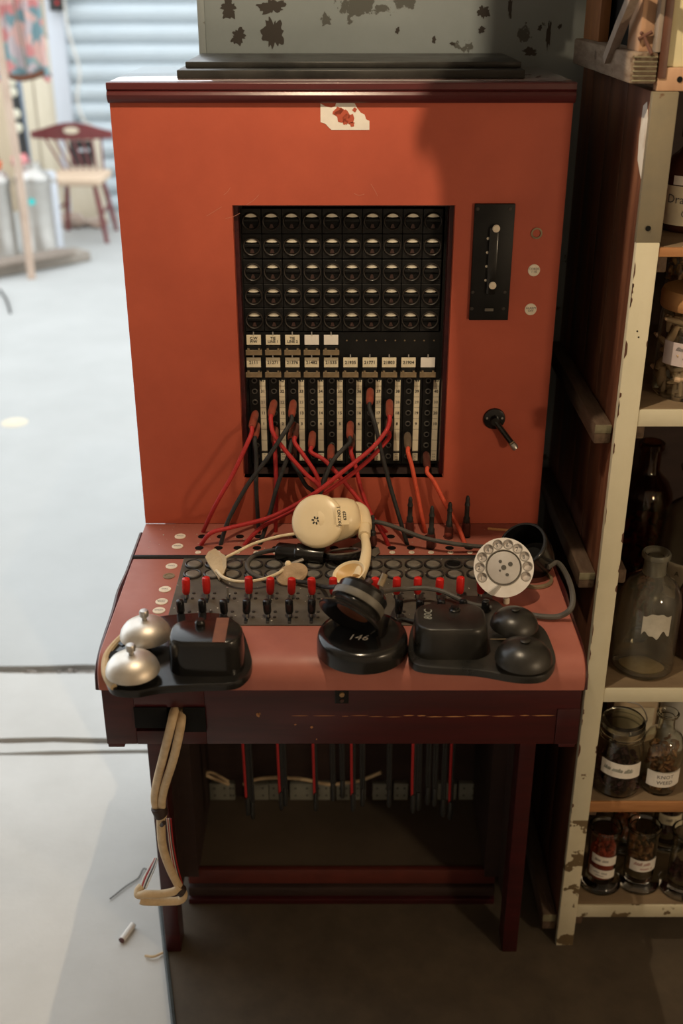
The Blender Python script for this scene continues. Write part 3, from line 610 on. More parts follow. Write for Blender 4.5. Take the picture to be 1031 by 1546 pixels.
# lock barrel and round labels
p = on_y(810, 352, 0); G().lathe([(.0075, 0), (.0078, .0016), (.0055, .0018), (.0052, -.002), (0, -.002)], 20, RX90).build('lock_barrel', 'brass_dull', SB, loc=p); 
disc_me = G().lathe([(0, .0010), (.0078, .0010), (.0084, .0005), (.0084, 0), (0, 0)], 24).mesh('label_disc', 'disc_ivory')
sdisc_me = G().lathe([(0, .0008), (.0040, .0008), (.0044, .0004), (.0044, 0), (0, 0)], 18).mesh('label_disc', 'disc_ivory')
def vdisc(px, py, txt):
    p = on_y(px, py, 0); o = link('label_disc', disc_me, SB, M=Matrix.Translation(p) @ RX90); text(txt, .0044, Matrix.Translation((0, 0, .0013)), o, m='ink_grey')
vdisc(806, 408, 'CORDS\n1-10'); vdisc(801, 467, 'ALARM\nOFF')
# crank
p = on_y(746, 632, 0); cr = G().lathe([(0, .004), (.012, .004), (.0155, .003), (.0165, 0), (0, 0)], 28, RX90).lathe([(0, .014), (.006, .014), (.0065, .004), (0, .004)], 16, RX90).build('crank_handle', 'bakelite', SB, loc=p)
q = on_y(776, 674, -.02)-p
G().tube([Vector((0, -.010, 0)), q*.5+Vector((0, -.004, 0)), q*.92], .0042, 10, 4).build('crank_arm', 'bakelite', cr); G().cyl(q*.86, q*.90, .0052).build('collar', 'brass_dull', cr)
G().lathe([(0, 0), (.0050, .001), (.0056, .006), (.0040, .010), (0, .011)], 14, Matrix.Translation(q*.90) @ frame_from(q)).build('knob', 'steel', cr)
G().lathe([(0, .0012), (.0016, .0010), (.0018, 0), (0, 0)], 8, RX90).build('screw', 'steel', cr, loc=(-.011, -.004, .002)); G().lathe([(0, .0012), (.0016, .0010), (.0018, 0), (0, 0)], 8, RX90).build('screw', 'steel', cr, loc=(.011, -.004, .002))
# ---------------- deck (fixed rear part), hinge, keyshelf lid
G().box(-.30, .30, -.1035, 0, ZD-.018, ZD, .0015).build('rear_deck', 'red_deck', SB)
G().tube([(-.301, -.109, ZD-.002), (0, -.109, ZD-.002), (.301, -.109, ZD-.002)], .0048, 10, 2).build('hinge', 'ebonite', SB)
prof = [(-.1145, ZD-.018), (-.1145, ZD-.0008), (-.1155, ZD), (-.352, ZD)] + [(-.352-.032*math.sin(a), ZD-.028+.028*math.cos(a)) for a in [PI/2*k/8 for k in range(1, 9)]] + [(-.384, ZD-.040), (-.381, ZD-.042), (-.34, ZD-.042), (-.34, ZD-.018)]
n = len(prof); NX = 2; vs = []; fs = []
xs = [(-.300, .985), (-.2985, 1.0), (.2985, 1.0), (.300, .985)]
for x, k in xs: vs += [(x, -.25+(y+.25)*(k if abs(x) > .299 else 1), ZD-.02+(z-ZD+.02)*(.93 if abs(x) > .299 else 1)) for y, z in prof]
for s in range(3):
    for k in range(n): fs.append((s*n+k, s*n+(k+1) % n, (s+1)*n+(k+1) % n, (s+1)*n+k))
fs += [tuple(range(n)), tuple(range(3*n, 4*n))]
G().add(vs, fs).build('keyshelf_lid', 'red_deck', SB, 30)
# maroon edging strips on both flanks (slightly sprung on the left)
for s in (-1, 1):
    g = G().tube([(s*.3015, -.03, ZD-.004), (s*.3015, -.10, ZD-.004), (s*.3025, -.15, ZD-.006), (s*(.3045), -.20, ZD-.006), (s*.3020, -.25, ZD-.006), (s*.302, -.33, ZD-.010), (s*.302, -.366, ZD-.022), (s*.302, -.374, ZD-.045)], .0042, 8, 5)
    g.build('edge_strip', 'maroon', SB)
# key plate
KX0, KX1, KY0, KY1 = -.2265, .203, -.298, -.1165
kp = G().box(KX0, KX1, KY0, KY1, ZD-.002, ZD+.0018, .0006, 1).build('key_plate', 'key_plate', SB); ZK = ZD+.0018
for k in range(15):
    pass
lring = G().lathe([(.0098, 0), (.0100, .0030), (.0114, .0036), (.0128, .0028), (.0132, 0)], 24).mesh('lamp_ring', 'lamp_ring')
lcap = G().lathe([(0, .0028), (.0060, .0032), (.0085, .0030), (.0098, .0022), (.0098, 0), (0, 0)], 24).mesh('lamp_cap', 'lamp_cap')
lwell = G().lathe([(0, .0003), (.0098, .0003), (.0098, 0), (0, 0)], 24).mesh('lamp_well', 'hole_black')
LX0, LX14 = -.2085, .1865; PL = (LX14-LX0)/14
slot_me = G().box(-.0022, .0022, -.011, .011, 0, .0003).mesh('key_slot', 'hole_black')
red_me = G().lathe([(0, .0), (.0040, .0), (.0052, .003), (.0056, .012), (.0056, .020), (.0050, .0228), (.0030, .0240), (0, .0243)], 18).mesh('key_cap', 'key_red')
blk_me = G().lathe([(0, .0), (.0042, .0), (.0052, .003), (.0054, .012), (.0054, .0165), (.0046, .0190), (.0026, .0202), (0, .0204)], 18).mesh('key_cap', 'key_black')
stem_me = G().lathe([(0, 0), (.0016, 0), (.0016, .019), (0, .019)], 8).mesh('key_lever', 'steel')
pin_me = G().lathe([(0, .0016), (.0020, .0014), (.0024, 0), (0, 0)], 10).mesh('rivet', 'ebonite_edge')
for k in range(15):
    x = LX0+PL*k
    for row, y in enumerate((-.137, -.166)):
        dj = random.uniform(-.0008, .0008)
        lr = link('lamp_ring', lring, SB, loc=(x+dj, y, ZK))
        if k == 13 and row == 0: link('lamp_well', lwell, lr)
        else: link('lamp_cap', lcap, lr, rot=(0, 0, random.random()*6))
    lean = [.02, -.10, -.05, -.06, .02, .0, .06, .05, .0, .03, .05, .02, .03, -.10, -.06][k]
    for typ, y, me in (('r', -.2315, red_me), ('b', -.280, blk_me)):
        lv = link('key_lever', stem_me, SB, loc=(x, y, ZK-.002), rot=(random.uniform(-.10, .02) + (lean if typ == 'r' else 0)*0.8, random.uniform(-.05, .05), 0))
        if not (typ == 'r' and k == 2): link('key_cap', me, lv, loc=(0, 0, (.0098 if typ == 'r' else .0086)))
        link('key_slot', slot_me, SB, loc=(x, y, ZK))
        for dy in (-.004, .010): link('rivet', pin_me, SB, loc=(x+.0085, y+dy+.004, ZK))
    link('rivet', pin_me, SB, loc=(x, -.2935, ZK)); link('rivet', pin_me, SB, loc=(x, -.1195, ZK))
rnd = random.Random(12); g = G()
for i in range(170):
    x, y = (rnd.uniform(-.29, .29), rnd.uniform(-.095, -.005)) if i < 70 else (rnd.uniform(KX0, KX1), rnd.uniform(KY0, KY1)); z = ZD if i < 70 else ZK
    r = rnd.uniform(.0004, .0013); g.blob((x, y, z+r*.3), r, r*rnd.uniform(.5, 1.5), r*.4, 5)
stuff(g.build('dust_specks', 'band_pale', SB))
# round legends on the left margin
def hdisc(px, py, txt='', small=False, sz=.0042):
    p = on_z(px, py, ZD+.0005); o = link('label_disc', sdisc_me if small else disc_me, SB, loc=(p.x, p.y, ZD))
    if txt: text(txt, sz, Matrix.Translation((0, 0, .0013)), o, m='ink_grey')
for px, py, tx in ((272, 809.5, 'RING'), (268, 824.5, 'SPEAK'), (259, 854.5, 'RING'), (249, 889.5, 'DIAL'), (244, 908, 'NIGHT\nRING'), (240, 921.5, 'SPEAK')): hdisc(px, py, tx)
p = on_z(255, 870, ZD); G().lathe([(.0082, 0), (.0084, .0008), (.0060, .0009), (.0056, .0002), (0, .0002)], 20).build('lock_barrel', 'brass_dull', SB, loc=(p.x, p.y, ZD))
hole_me = G().lathe([(0, .0003), (.0060, .0003), (.0064, 0), (0, 0)], 18).mesh('cord_hole', 'hole_black')
for k in range(15):
    x = LX0+PL*k
    for y in (-.044, -.081): link('cord_hole', hole_me, SB, loc=(x, y, ZD))
    o = link('label_disc', sdisc_me, SB, loc=(x, -.0955, ZD)); text(str(k+1), .0050, Matrix.Translation((0, 0, .0011)), o, m='ink_grey')
# ---------------- apron and side cheeks
AZ0, AZ1 = .624, .7128
sa, sb_ = on_y(206, 1104, -.372), on_y(309, 1068, -.372)
g = G(); g.box(-.30, sa.x, -.372, -.350, AZ0, AZ1, .001); g.box(sb_.x, .30, -.372, -.350, AZ0, AZ1, .001); g.box(sa.x, sb_.x, -.372, -.350, AZ0, sa.z, .0006); g.box(sa.x, sb_.x, -.372, -.350, sb_.z, AZ1, .0006)
ap = g.build('apron', 'maroon', SB)
G().box(sa.x-.01, sb_.x+.01, -.345, -.338, AZ0+.02, AZ1-.01).build('slot_liner', 'hole_black', ap)
for (px, py, w2, h2) in ((228, 1083, .021, .016), (294, 1086, .014, .019)):
    p = on_y(px, py, -.373); G().box(p.x-w2, p.x+w2, -.3745, -.3725, p.z-h2, p.z+h2, .0008, 2).build('slot_plate', 'hole_black', ap)
p = on_y(516, 1049, -.372); G().box(-.0085, .0085, -.002, 0, -.012, .012, .0006).build('lock_plate', 'ebonite', ap, loc=p); G().lathe([(0, .002), (.003, .002), (.0035, 0), (0, 0)], 12, RX90).build('screw', 'brass', ap, loc=p+Vector((0, -.002, .002)))
G().lathe([(0, .002), (.0024, .002), (.0028, 0), (0, 0)], 12, RX90).build('screw', 'pointer_brown', ap, loc=p+Vector((0, -.002, -.007)))
# bare wood scratches
rnd = random.Random(5); xx = on_y(440, 1082, -.372).x
pts = []
while xx < .285:
    wd = rnd.uniform(.008, .03); z = on_y(600, 1081, -.372).z+rnd.uniform(-.0012, .0012); th = .0005 if xx < .06 else .0009
    G().prism([(xx, z), (xx+wd*.3, z-th), (xx+wd*.8, z-th*.6), (xx+wd, z+.0002), (xx+wd*.5, z+th)], 0, .0002, Matrix.Translation((0, -.3722, 0)) @ RX90).build('scratch', 'raw_wood', ap); xx += wd*rnd.uniform(1.0, 1.3)
for px, py, r in ((390, 1079, .0035), (392, 1078, .0022), (470, 1098, .0016), (446, 1094, .0012), (478, 1116, .0012)):
    p = on_y(px, py, -.3722); G().prism([(r*(.5+rnd.random())*math.cos(k), r*(.5+rnd.random())*math.sin(k)) for k in range(6)], 0, .0002, Matrix.Translation(p) @ RX90).build('scratch', 'raw_wood', ap)
for s in (-1, 1):
    a, b = sorted((s*.282, s*.30)); G().box(a, b, -.350, .016, AZ0, ZD-.020, .001).build('side_cheek', 'maroon', SB)
    a, b = sorted((s*.278, s*.299)); G().box(a, b, -.371, -.33, AZ0-.006, AZ0, .001).build('corner_block', 'maroon', SB)
a, b = .272, .3005; G().box(a, b, -.3735, -.372, AZ0+.001, AZ0+.055, .0006).build('corner_plate', 'maroon', SB)
# ---------------- legs / lower carcass
for s in (-1, 1):
    a, b = sorted((s*.275, s*.300)); G().box(a, b, -.138, -.095, 0.004, AZ0+.05, .0015).build('leg', 'maroon', SB)
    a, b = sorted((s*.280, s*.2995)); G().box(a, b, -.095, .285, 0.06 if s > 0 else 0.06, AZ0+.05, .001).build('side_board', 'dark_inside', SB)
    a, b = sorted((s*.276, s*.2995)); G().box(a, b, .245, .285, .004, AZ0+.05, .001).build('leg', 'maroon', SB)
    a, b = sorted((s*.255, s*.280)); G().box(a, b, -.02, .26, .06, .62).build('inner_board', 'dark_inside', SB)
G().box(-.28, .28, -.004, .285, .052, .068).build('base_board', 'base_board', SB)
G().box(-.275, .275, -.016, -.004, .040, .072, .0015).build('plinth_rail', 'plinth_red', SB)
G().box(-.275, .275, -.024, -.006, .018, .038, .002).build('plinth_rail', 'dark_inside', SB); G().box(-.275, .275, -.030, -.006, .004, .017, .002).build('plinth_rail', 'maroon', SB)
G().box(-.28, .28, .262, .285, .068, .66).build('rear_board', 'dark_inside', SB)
# terminal blocks on a strip inside
ty = .175
G().box(-.255, .255, ty+.012, ty+.03, .068, .23).build('terminal_backing', 'dark_inside', SB)
for (x0, x1) in ((318, 346), (347, 354), (372, 405), (407, 434), (438, 472), (476, 498), (508, 528), (536, 552), (562, 590), (594, 616), (660, 690), (692, 722)):
    a = on_y(x0, 1216, ty); b = on_y(x1, 1184, ty)
    o = G().box(a.x, b.x, ty, ty+.012, .069, b.z, .001).build('terminal_block', 'terminal', SB)
    for u in (.25, .75):
        for vv in (.3, .75): G().lathe([(0, .001), (.0018, .001), (.0018, 0), (0, 0)], 8, Matrix.Translation((a.x+(b.x-a.x)*u, ty, .069+(b.z-.069)*vv)) @ RX90).build('screw', 'lead_grey', o)
# inner wiring loom
for pts, r in (([(300, 1150), (308, 1168), (330, 1178), (345, 1184)], .0035), ([(302, 1172), (318, 1166), (345, 1180)], .003), ([(368, 1184), (390, 1176), (425, 1174), (460, 1177), (495, 1184), (520, 1182), (545, 1178), (575, 1166)], .0035), ([(302, 1165), (308, 1190), (306, 1215), (304, 1235)], .006)):
    G().tube([on_y(px, py, ty-.02-.01*math.sin(i)) for i, (px, py) in enumerate(pts)], r, 8).build('wiring_loom', 'cable_beige', SB)
G().box(-.21, .235, .05, .17, .30, .60).build('relay_rack', 'hole_black', SB)
for k in range(9): G().box(-.20+.047*k, -.165+.047*k, .042, .05, .315+.01*(k % 3), .40+.02*(k % 2), .001).build('relay', 'lead_grey', SB)
# cord loops with pulley weights hanging under the shelf
for (px, py0, red, ww) in ((375, 1194, 1, 4.6), (382, 1200, 0, 4), (425, 1186, 1, 4.2), (431, 1180, 0, 4), (477, 1187, 1, 4.2), (503, 1172, 0, 4.5), (517, 1168, 0, 4.5), (533, 1188, 1, 4.4), (547, 1180, 0, 4.4), (587, 1182, 0, 4), (623, 1190, 1, 5), (631, 1186, 0, 5), (645, 1178, 0, 4.5), (655, 1180, 0, 4.5), (668, 1196, 0, 4.5), (679, 1200, 1, 5.4)):
    Yp = .0; a = on_y(px, py0+36, Yp); top = .64
    wgt = G().lathe([(0, 0), (ww/1000*.8, .002), (ww/1000, .006), (ww/1000, .032), (ww/1000*.7, .040), (0, .041)], 12, Matrix.Diagonal((1, 1.6, 1, 1))).build('pulley_weight', 'lead_grey', SB, loc=a)
    for dx in (-.0022, .0022): G().tube([(dx, 0, .036), (dx-.001, 0, .10), (dx-.004, -.005, top-a.z)], .0026, 8, 3).build('cord_loop', ('cord_red' if dx < 0 else 'cord_black') if red else 'cord_black', wgt)

# ================================================================== PATCH CORDS
def patch_cord(A, B, path, color, label, plugmat='plug_red'):
    a = on_y(A[0], A[1], YJ-.003); b = on_y(B[0], B[1], -.018)
    t = thing('patch_cord', a, label, 'patch cord', 'patch cords plugged into the jack field'); o = a
    M = frame_from(b-a); h = (b-a).length
    G().lathe([(0, 0), (.0030, 0), (.0034, .004), (.0052, .006), (.0056, .012), (.0056, h-.012), (.0050, h-.003), (.0038, h), (0, h)], 14, M).build('plug', plugmat, t)
    pts = [a+(b-a)*.96-o, b-o+Vector((0, -.006, -.006))]
    for q in path:
        pts.append((on_y(q[0], q[1], q[2]) if len(q) == 3 else on_z(q[0], q[1], ZD-.004))-o)
    G().tube(pts, .0032, 9, 8).build('cord', color, t)
R_, K_, R_LIT = 'cord_red', 'cord_black', 'cord_red_lit'
patch_cord((386, 622), (380, 645), [(374, 668, -.035), (352, 715, -.045), (325, 763, -.05), (305, 806)], R_, 'red patch cord from the first jack column straight to the deck\'s left end')
patch_cord((388, 640), (385, 660), [(387, 690, -.03), (387, 740, -.04), (391, 808)], K_, 'black patch cord hanging vertically below the first jack column')
patch_cord((414, 606), (409, 627), [(413, 655, -.035), (432, 682, -.04), (462, 716, -.045), (482, 735, -.05), (492, 770, -.055), (500, 808)], R_, 'bright red patch cord sweeping right from the second jack column')
patch_cord((415, 646), (415, 668), [(416, 700, -.03), (417, 745, -.035), (416, 806)], R_, 'dark red patch cord hanging vertically below the second jack column')
patch_cord((443, 606), (440, 628), [(428, 655, -.04), (405, 690, -.05), (372, 735, -.055), (345, 785, -.065), (332, 826)], K_, 'black patch cord sweeping left from the third jack column')
patch_cord((444, 640), (439, 663), [(434, 690, -.035), (418, 735, -.045), (406, 780, -.055), (391, 826)], K_, 'black patch cord dropping from the third jack column to the front hole row')
patch_cord((447, 641), (445, 660), [(456, 684, -.032), (476, 714, -.04), (482, 735, -.045), (484, 770, -.045), (486, 806)], R_, 'red patch cord from the third column slanting towards the cream headset', 'plug_dark')
patch_cord((442, 668), (442, 690), [(450, 712, -.03), (462, 733, -.035), (474, 745, -.04), (476, 780, -.045), (472, 806)], K_, 'short black patch cord from the third column\'s lowest plug', 'plug_dark')
patch_cord((472, 653), (470, 675), [(490, 695, -.035), (515, 722, -.045), (550, 765, -.055), (575, 800, -.07), (588, 827)], R_, 'red patch cord crossing rightwards from the fourth jack column')
patch_cord((500, 673), (499, 694), [(492, 715, -.03), (480, 745, -.035), (462, 780, -.045), (446, 808)], K_, 'black patch cord from the low plug in the fifth jack column')
patch_cord((529, 638), (528, 660), [(518, 678, -.035), (500, 700, -.05), (487, 735, -.06), (478, 762, -.065), (470, 806)], K_, 'black patch cord curving down left from the sixth jack column')
patch_cord((531, 655), (530, 676), [(537, 705, -.03), (545, 738, -.035), (562, 780, -.045), (585, 806)], R_, 'red patch cord from the lower plug of the sixth jack column', 'plug_dark')
patch_cord((559, 588), (558, 609), [(566, 640, -.04), (576, 683, -.045), (588, 730, -.05), (604, 785, -.06), (616, 826)], K_, 'black patch cord running down right from the seventh jack column')
patch_cord((588, 605), (588, 628), [(582, 652, -.04), (560, 678, -.055), (520, 710, -.065), (470, 748, -.07), (410, 780, -.07), (350, 796, -.07), (318, 805, -.075), (301, 826)], R_, 'red patch cord from the eighth column, upper of two crossing far left')
patch_cord((588, 632), (587, 652), [(578, 672, -.04), (556, 695, -.05), (520, 724, -.055), (470, 756, -.06), (420, 782, -.06), (390, 800, -.065), (366, 826)], R_, 'red patch cord from the eighth column, lower of two crossing left', 'plug_dark')
patch_cord((615, 655), (616, 676), [(622, 705, -.03), (630, 745, -.035), (638, 785, -.04), (643, 806)], R_LIT, 'lit-coloured red patch cord hanging from the ninth jack column', 'plug_olive')
patch_cord((643, 684), (645, 706), [(655, 727, -.03), (674, 764, -.04), (692, 796, -.05), (703, 824)], R_LIT, 'lit-coloured red patch cord slanting right from the tenth jack column', 'plug_dark')
# idle plugs standing in the deck
def idle(px, py, h, label, sleeve='plug_dark'):
    p = on_z(px, py, ZD); t = thing('idle_plug', p, label, 'cord plug', 'plugs resting upright on the deck'); k = h
    G().lathe([(0, 0), (.0066, 0), (.0066, .014*k), (.0058, .018*k), (0, .018*k)], 14).build('sleeve', sleeve, t)
    G().lathe([(0, .018*k), (.0050, .018*k), (.0050, .024*k), (.0036, .026*k), (.0036, .040*k), (.0044, .041*k), (.0030, .046*k), (.0034, .049*k), (.0020, .053*k), (0, .054*k)], 14).build('tip', 'lead_grey', t)
idle(562, 822, .9, 'short dark red plug standing beside the cream tube')
idle(618, 806, 1.15, 'idle plug standing left of the first lit-coloured cord')
idle(650, 826, 1.25, 'idle plug standing between the two lit-coloured cords, nearer the front')
idle(677, 812, 1.1, 'idle plug standing behind the second lit-coloured cord')
idle(703, 808, 1.22, 'rightmost idle plug standing on the deck')
tag(G().blob(on_z(677, 806, ZD+.008), .0055, .005, .006, 10).build('cord_bead', 'plug_red'), 'tiny red bead at the foot of the plug behind the lit-coloured cord', 'bead')
tag(G().tube([on_z(736, 798, ZD+.003), on_z(775, 801, ZD+.003)], .0022, 6, 1, False).build('thin_stick', 'raw_wood'), 'thin brown stick lying on the deck behind the dial', 'stick')

# ================================================================== THINGS ON THE KEYSHELF
def gong(parent, c, r, m, knobm, name='gong', nk=1.0):
    prof = [(r, 0), (r*.99, r*.10), (r*.93, r*.28), (r*.80, r*.46), (r*.60, r*.60), (r*.35, r*.69), (r*.12, r*.72), (0, r*.72)]
    inner = [(0, r*.66), (r*.35, r*.63), (r*.75, r*.42), (r*.95, 0)]
    o = G().lathe(prof+inner+[(r, 0)], 36).build(name, m, parent, 60, loc=c)
    G().lathe([(0, 0), (r*.10, 0), (r*.09, .004*nk), (r*.17, .005*nk), (r*.19, .010*nk), (r*.15, .013*nk), (0, .014*nk)], 14).build('gong_nut', knobm, o, loc=(0, 0, r*.71))
    G().lathe([(0, -.022), (r*.14, -.022), (r*.14, r*.5), (0, r*.5)], 10).build('gong_post', 'lead_grey', o)
def rounded(x0, x1, y0, y1, r, n=6):
    out = []
    for cx_, cy_, a in ((x1-r, y1-r, 0), (x0+r, y1-r, PI/2), (x0+r, y0+r, PI), (x1-r, y0+r, 3*PI/2)):
        out += [(cx_+r*math.cos(a+PI/2*k/n), cy_+r*math.sin(a+PI/2*k/n)) for k in range(n+1)]
    return out
def cover(parent, x0, x1, y0, y1, h, m, r=.021):
    """pressed bell cover with rounded shoulders"""
    cx_, cy_ = (x0+x1)/2, (y0+y1)/2; g = G(); rings = []
    for (k, z, rr) in ((1.02, 0, r), (1.01, h*.4, r), (1.0, h*.70, r), (.985, h*.84, r), (.965, h*.93, r), (.935, h*.98, r), (.89, h, r)):
        rings.append([(cx_+(x-cx_)*k, cy_+(y-cy_)*k, z) for x, y in rounded(x0, x1, y0, y1, rr)])
    n = len(rings[0]); vs = [p for R in rings for p in R]; fs = [(i*n+k, i*n+(k+1) % n, (i+1)*n+(k+1) % n, (i+1)*n+k) for i in range(6) for k in range(n)]
    fs += [tuple(range(6*n, 7*n)), tuple(reversed(range(n)))]
    return g.add(vs, fs).build('cover', m, parent, 50)
def closed_smooth(out, n=4):
    m = len(out); P = [Vector((x, y, 0)) for x, y in out]; res = []
    for i in range(m):
        a, b, c, d = P[i-1], P[i], P[(i+1) % m], P[(i+2) % m]
        for k in range(n):
            t = k/n; q = 0.5*((2*b)+(c-a)*t+(2*a-5*b+4*c-d)*t*t+(3*b-a-3*c+d)*t**3); res.append((q.x, q.y))
    return res
# left bell set
LB = thing('bell_set', (-.17, -.36, ZD), 'black telephone bell set with two silver gongs on the keyshelf\'s left', 'bell set')
o = LB.location
def lo(px, py, z): p = on_z(px, py, z); return (p.x-o.x, p.y-o.y)
out = [lo(*q, ZD+.012) for q in ((173, 1041), (162, 1030), (157, 1012), (160, 990), (172, 972), (195, 950), (225, 935), (262, 928), (330, 926), (362, 945), (378, 985), (380, 1005), (370, 1022), (350, 1032), (300, 1034), (240, 1038), (205, 1044))]
out = closed_smooth(out)
bl = G().prism(list(reversed(out)), .003, .013, bev=.002).build('base_plate', 'bakelite', LB)
rim = [Vector((*lo(*q, ZD+.013), .0135)) for q in ((172, 1038), (163, 1028), (158, 1011), (161, 990), (173, 973), (194, 953))]
G().tube(rim, .0042, 8, 5).build('worn_rim', 'felt_pale', bl); G().prism([lo(*q, ZD+.013) for q in ((184, 976), (176, 972), (196, 954), (212, 948), (208, 962))][::-1], .013, .0142).build('blue_paint', 'blue_grey', bl)
G().lathe([(0, 0), (.008, 0), (.008, .002), (0, .002)], 12, Matrix.Translation((*lo(172, 990, ZD+.013), .013))).build('plate_hole', 'hole_black', bl)
x0, y0 = lo(254, 1021, ZD+.013); x1, _ = lo(366, 1021, ZD+.013)
yb = lo(310, 938, ZD+.055)[1]
cv = cover(LB, x0, x1, y0, yb, .046, 'bakelite'); cv.location = (0, 0, .013)
cxx = (x0+x1)/2; cyy = (y0+yb)/2
G().lathe([(0, 0), (.006, 0), (.0062, .004), (.0048, .006), (.0045, .008), (0, .0085)], 14).build('screw', 'bakelite', cv, loc=(cxx-.008, cyy+.012, .046))
G().box(cxx+.010, cxx+.025, cyy-.026, cyy+.028, .0462, .0466).build('tape', 'tape_brown', cv)
c = on_z(200.5, 1012, ZD+.026); gong(LB, Vector((c.x-o.x, c.y-o.y, .026)), .0315, 'nickel', 'steel')
c = on_z(220, 957, ZD+.030); gong(LB, Vector((c.x-o.x, c.y-o.y, .028)), .0315, 'nickel', 'steel')
# right bell set
RB = thing('bell_set', (.17, -.34, ZD), 'black telephone bell set with two black gongs on the keyshelf\'s right', 'bell set')
o = RB.location
out = [lo(*q, ZD+.010) for q in ((622, 1000), (616, 975), (622, 945), (640, 915), (700, 900), (745, 905), (770, 925), (800, 935), (822, 950), (834, 975), (839, 995), (833, 1010), (818, 1021), (780, 1022), (720, 1012), (650, 1008))]
out = closed_smooth(out)
br = G().prism(list(reversed(out)), .001, .011, bev=.002).build('base_plate', 'bakelite_dusty', RB)
x0, y0 = lo(627, 996, ZD+.011); x1, _ = lo(737, 996, ZD+.011); yb = lo(680, 912, ZD+.050)[1]
cv = cover(RB, x0, x1, y0, yb, .041, 'bakelite_dusty', .02); cv.location = (0, 0, .011); cxx = (x0+x1)/2; cyy = (y0+yb)/2
G().lathe([(0, 0), (.007, 0), (.007, .002), (.0052, .003), (.0050, .006), (0, .007)], 14).build('screw', 'bakelite', cv, loc=(cxx+.006, cyy+.014, .041))
text('80C', .014, Matrix.Translation((cxx-.027, cyy+.004, .0415)) @ Matrix.Rotation(PI/2-.08, 4, 'Z'), cv, m='terminal', weight=.0001, shear=.15)
c = on_z(776, 944, ZD+.024); gong(RB, Vector((c.x-o.x, c.y-o.y, .024)), .0300, 'bakelite_dusty', 'bakelite_dusty', nk=.25)
c = on_z(790, 995, ZD+.022); gong(RB, Vector((c.x-o.x, c.y-o.y, .022)), .0340, 'bakelite_dusty', 'bakelite_dusty', nk=.25)
G().tube([Vector((*lo(740, 965, ZD+.03), .03)), Vector((*lo(775, 965, ZD+.03), .03))], .0007, 6, 1, False).build('clapper_rod', 'brass_dull', RB)
# round base marked 146
p = on_z(547, 988, ZD); BS = thing('round_base', (p.x, p.y+.012, ZD), 'round black base with handwritten 146 at the desk front', 'telephone base')
r = .0565; bcv = G().lathe([(0, 0), (r, 0), (r, .010), (r*.995, .016), (r*.975, .021), (r*.94, .0245), (r*.80, .0262), (r*.3, .0266), (0, .0266)], 48).build('disc', 'bakelite', BS, 50)
text('146', .017, Matrix.Translation((-.006, -.016, .0270)) @ Matrix.Rotation(-.12, 4, 'Z'), bcv, m='disc_ivory', shear=.25)
# transmitter head lying on it
n_ = (VR*-.47 + VU*-.80 + VB*.36).normalized()
pc = on_z(536, 918, ZD+.062); TRM = thing('telephone_transmitter', pc, 'black telephone mouthpiece with grey band tipped over the round base', 'transmitter')
M = frame_from(n_)
g = G().lathe([(0, .004), (.012, .003), (.020, .006), (.034, .014), (.0405, .0165), (.0420, .0150), (.0410, .0125), (.034, .008), (.030, .001), (.030, -.003), (0, -.003)], 40, M); g.build('mouthpiece', 'bakelite', TRM, 40)
G().lathe([(0, .0045), (.014, .0040), (.021, .0072), (.019, .0078), (.013, .0060), (0, .0062)], 30, M).build('inner_cup', 'tape_brown', TRM)
G().lathe([(0, -.003), (.0335, -.003), (.0340, -.004), (.0340, -.012), (.0330, -.013), (0, -.013)], 40, M).build('band', 'band_grey', TRM)
G().lathe([(0, -.013), (.0320, -.013), (.0325, -.022), (.0290, -.027), (.012, -.029), (0, -.029)], 40, M).build('back_case', 'bakelite', TRM)
q = M @ Vector((0, 0, -.029)); G().cyl(q+VR*-.004, q+VR*.0-n_*.012+VB*-.002, .0042).build('terminal_post', 'pointer_brown', TRM)
q2 = on_y(574, 884, pc.y+.005)-pc; G().cyl(q2, q2+VR*.006+VU*.014, .004).build('terminal_post', 'brass_dull', TRM)
tag(G().tube([on_y(576, 893, pc.y+.01), on_z(600, 890, ZD+.028), on_z(640, 888, ZD+.024), on_z(668, 893, ZD+.024), on_z(690, 903, ZD+.02), on_z(712, 912, ZD+.016), on_z(742, 918, ZD+.012)], .0032, 9).build('cord', 'rubber_grey'), 'grey rubber cord running right from the tipped mouthpiece', 'cord')
tag(G().tube([on_y(508, 886, pc.y+.02), on_z(490, 886, ZD+.012), on_z(470, 881, ZD+.010), on_z(450, 878, ZD+.008), on_z(440, 876, ZD+.008)], .003, 8).build('cord', 'cord_black'), 'thin dark cord left of the mouthpiece among the red keys', 'cord')
tag(G().tube([on_z(588, 945, ZD+.014), on_z(605, 935, ZD+.006), on_z(625, 938, ZD+.006), on_z(640, 940, ZD+.006)], .0026, 8).build('cord', 'cord_black'), 'short black cord between the round base and right bell cover', 'cord')
# cream operator's headset
HS = thing('operator_headset', on_z(500, 830, ZD), 'cream plastic operator headset with round earpiece and curved mouth tube', 'headset')
o = HS.location; YH = -.085
ce = on_y(480, 787, YH-.030)-o
ne = (VB*.93 + VR*-.30 + VU*.12).normalized(); Me = Matrix.Translation(ce) @ frame_from(ne)
G().lathe([(0, .010), (.020, .0098), (.034, .0080), (.0375, .0050), (.0385, .0), (.0375, -.007), (.034, -.010), (0, -.010)], 44, Me).build('earpiece', 'cream_plastic', HS, 60)
for k in range(6): 
    a = 2*PI*k/6; G().box(-.0011, .0011, -.0018, .0018, 0, .0004, M=Me @ Matrix.Rotation(a, 4, 'Z') @ Matrix.Translation((.0042, 0, .0100)) @ Matrix.Rotation(PI/2, 4, 'Z')).build('sound_hole', 'ink', HS)
cb = on_y(498, 786, YH-.012)-o; ct = on_y(540, 779, YH-.010)-o; ax = (ct-cb)
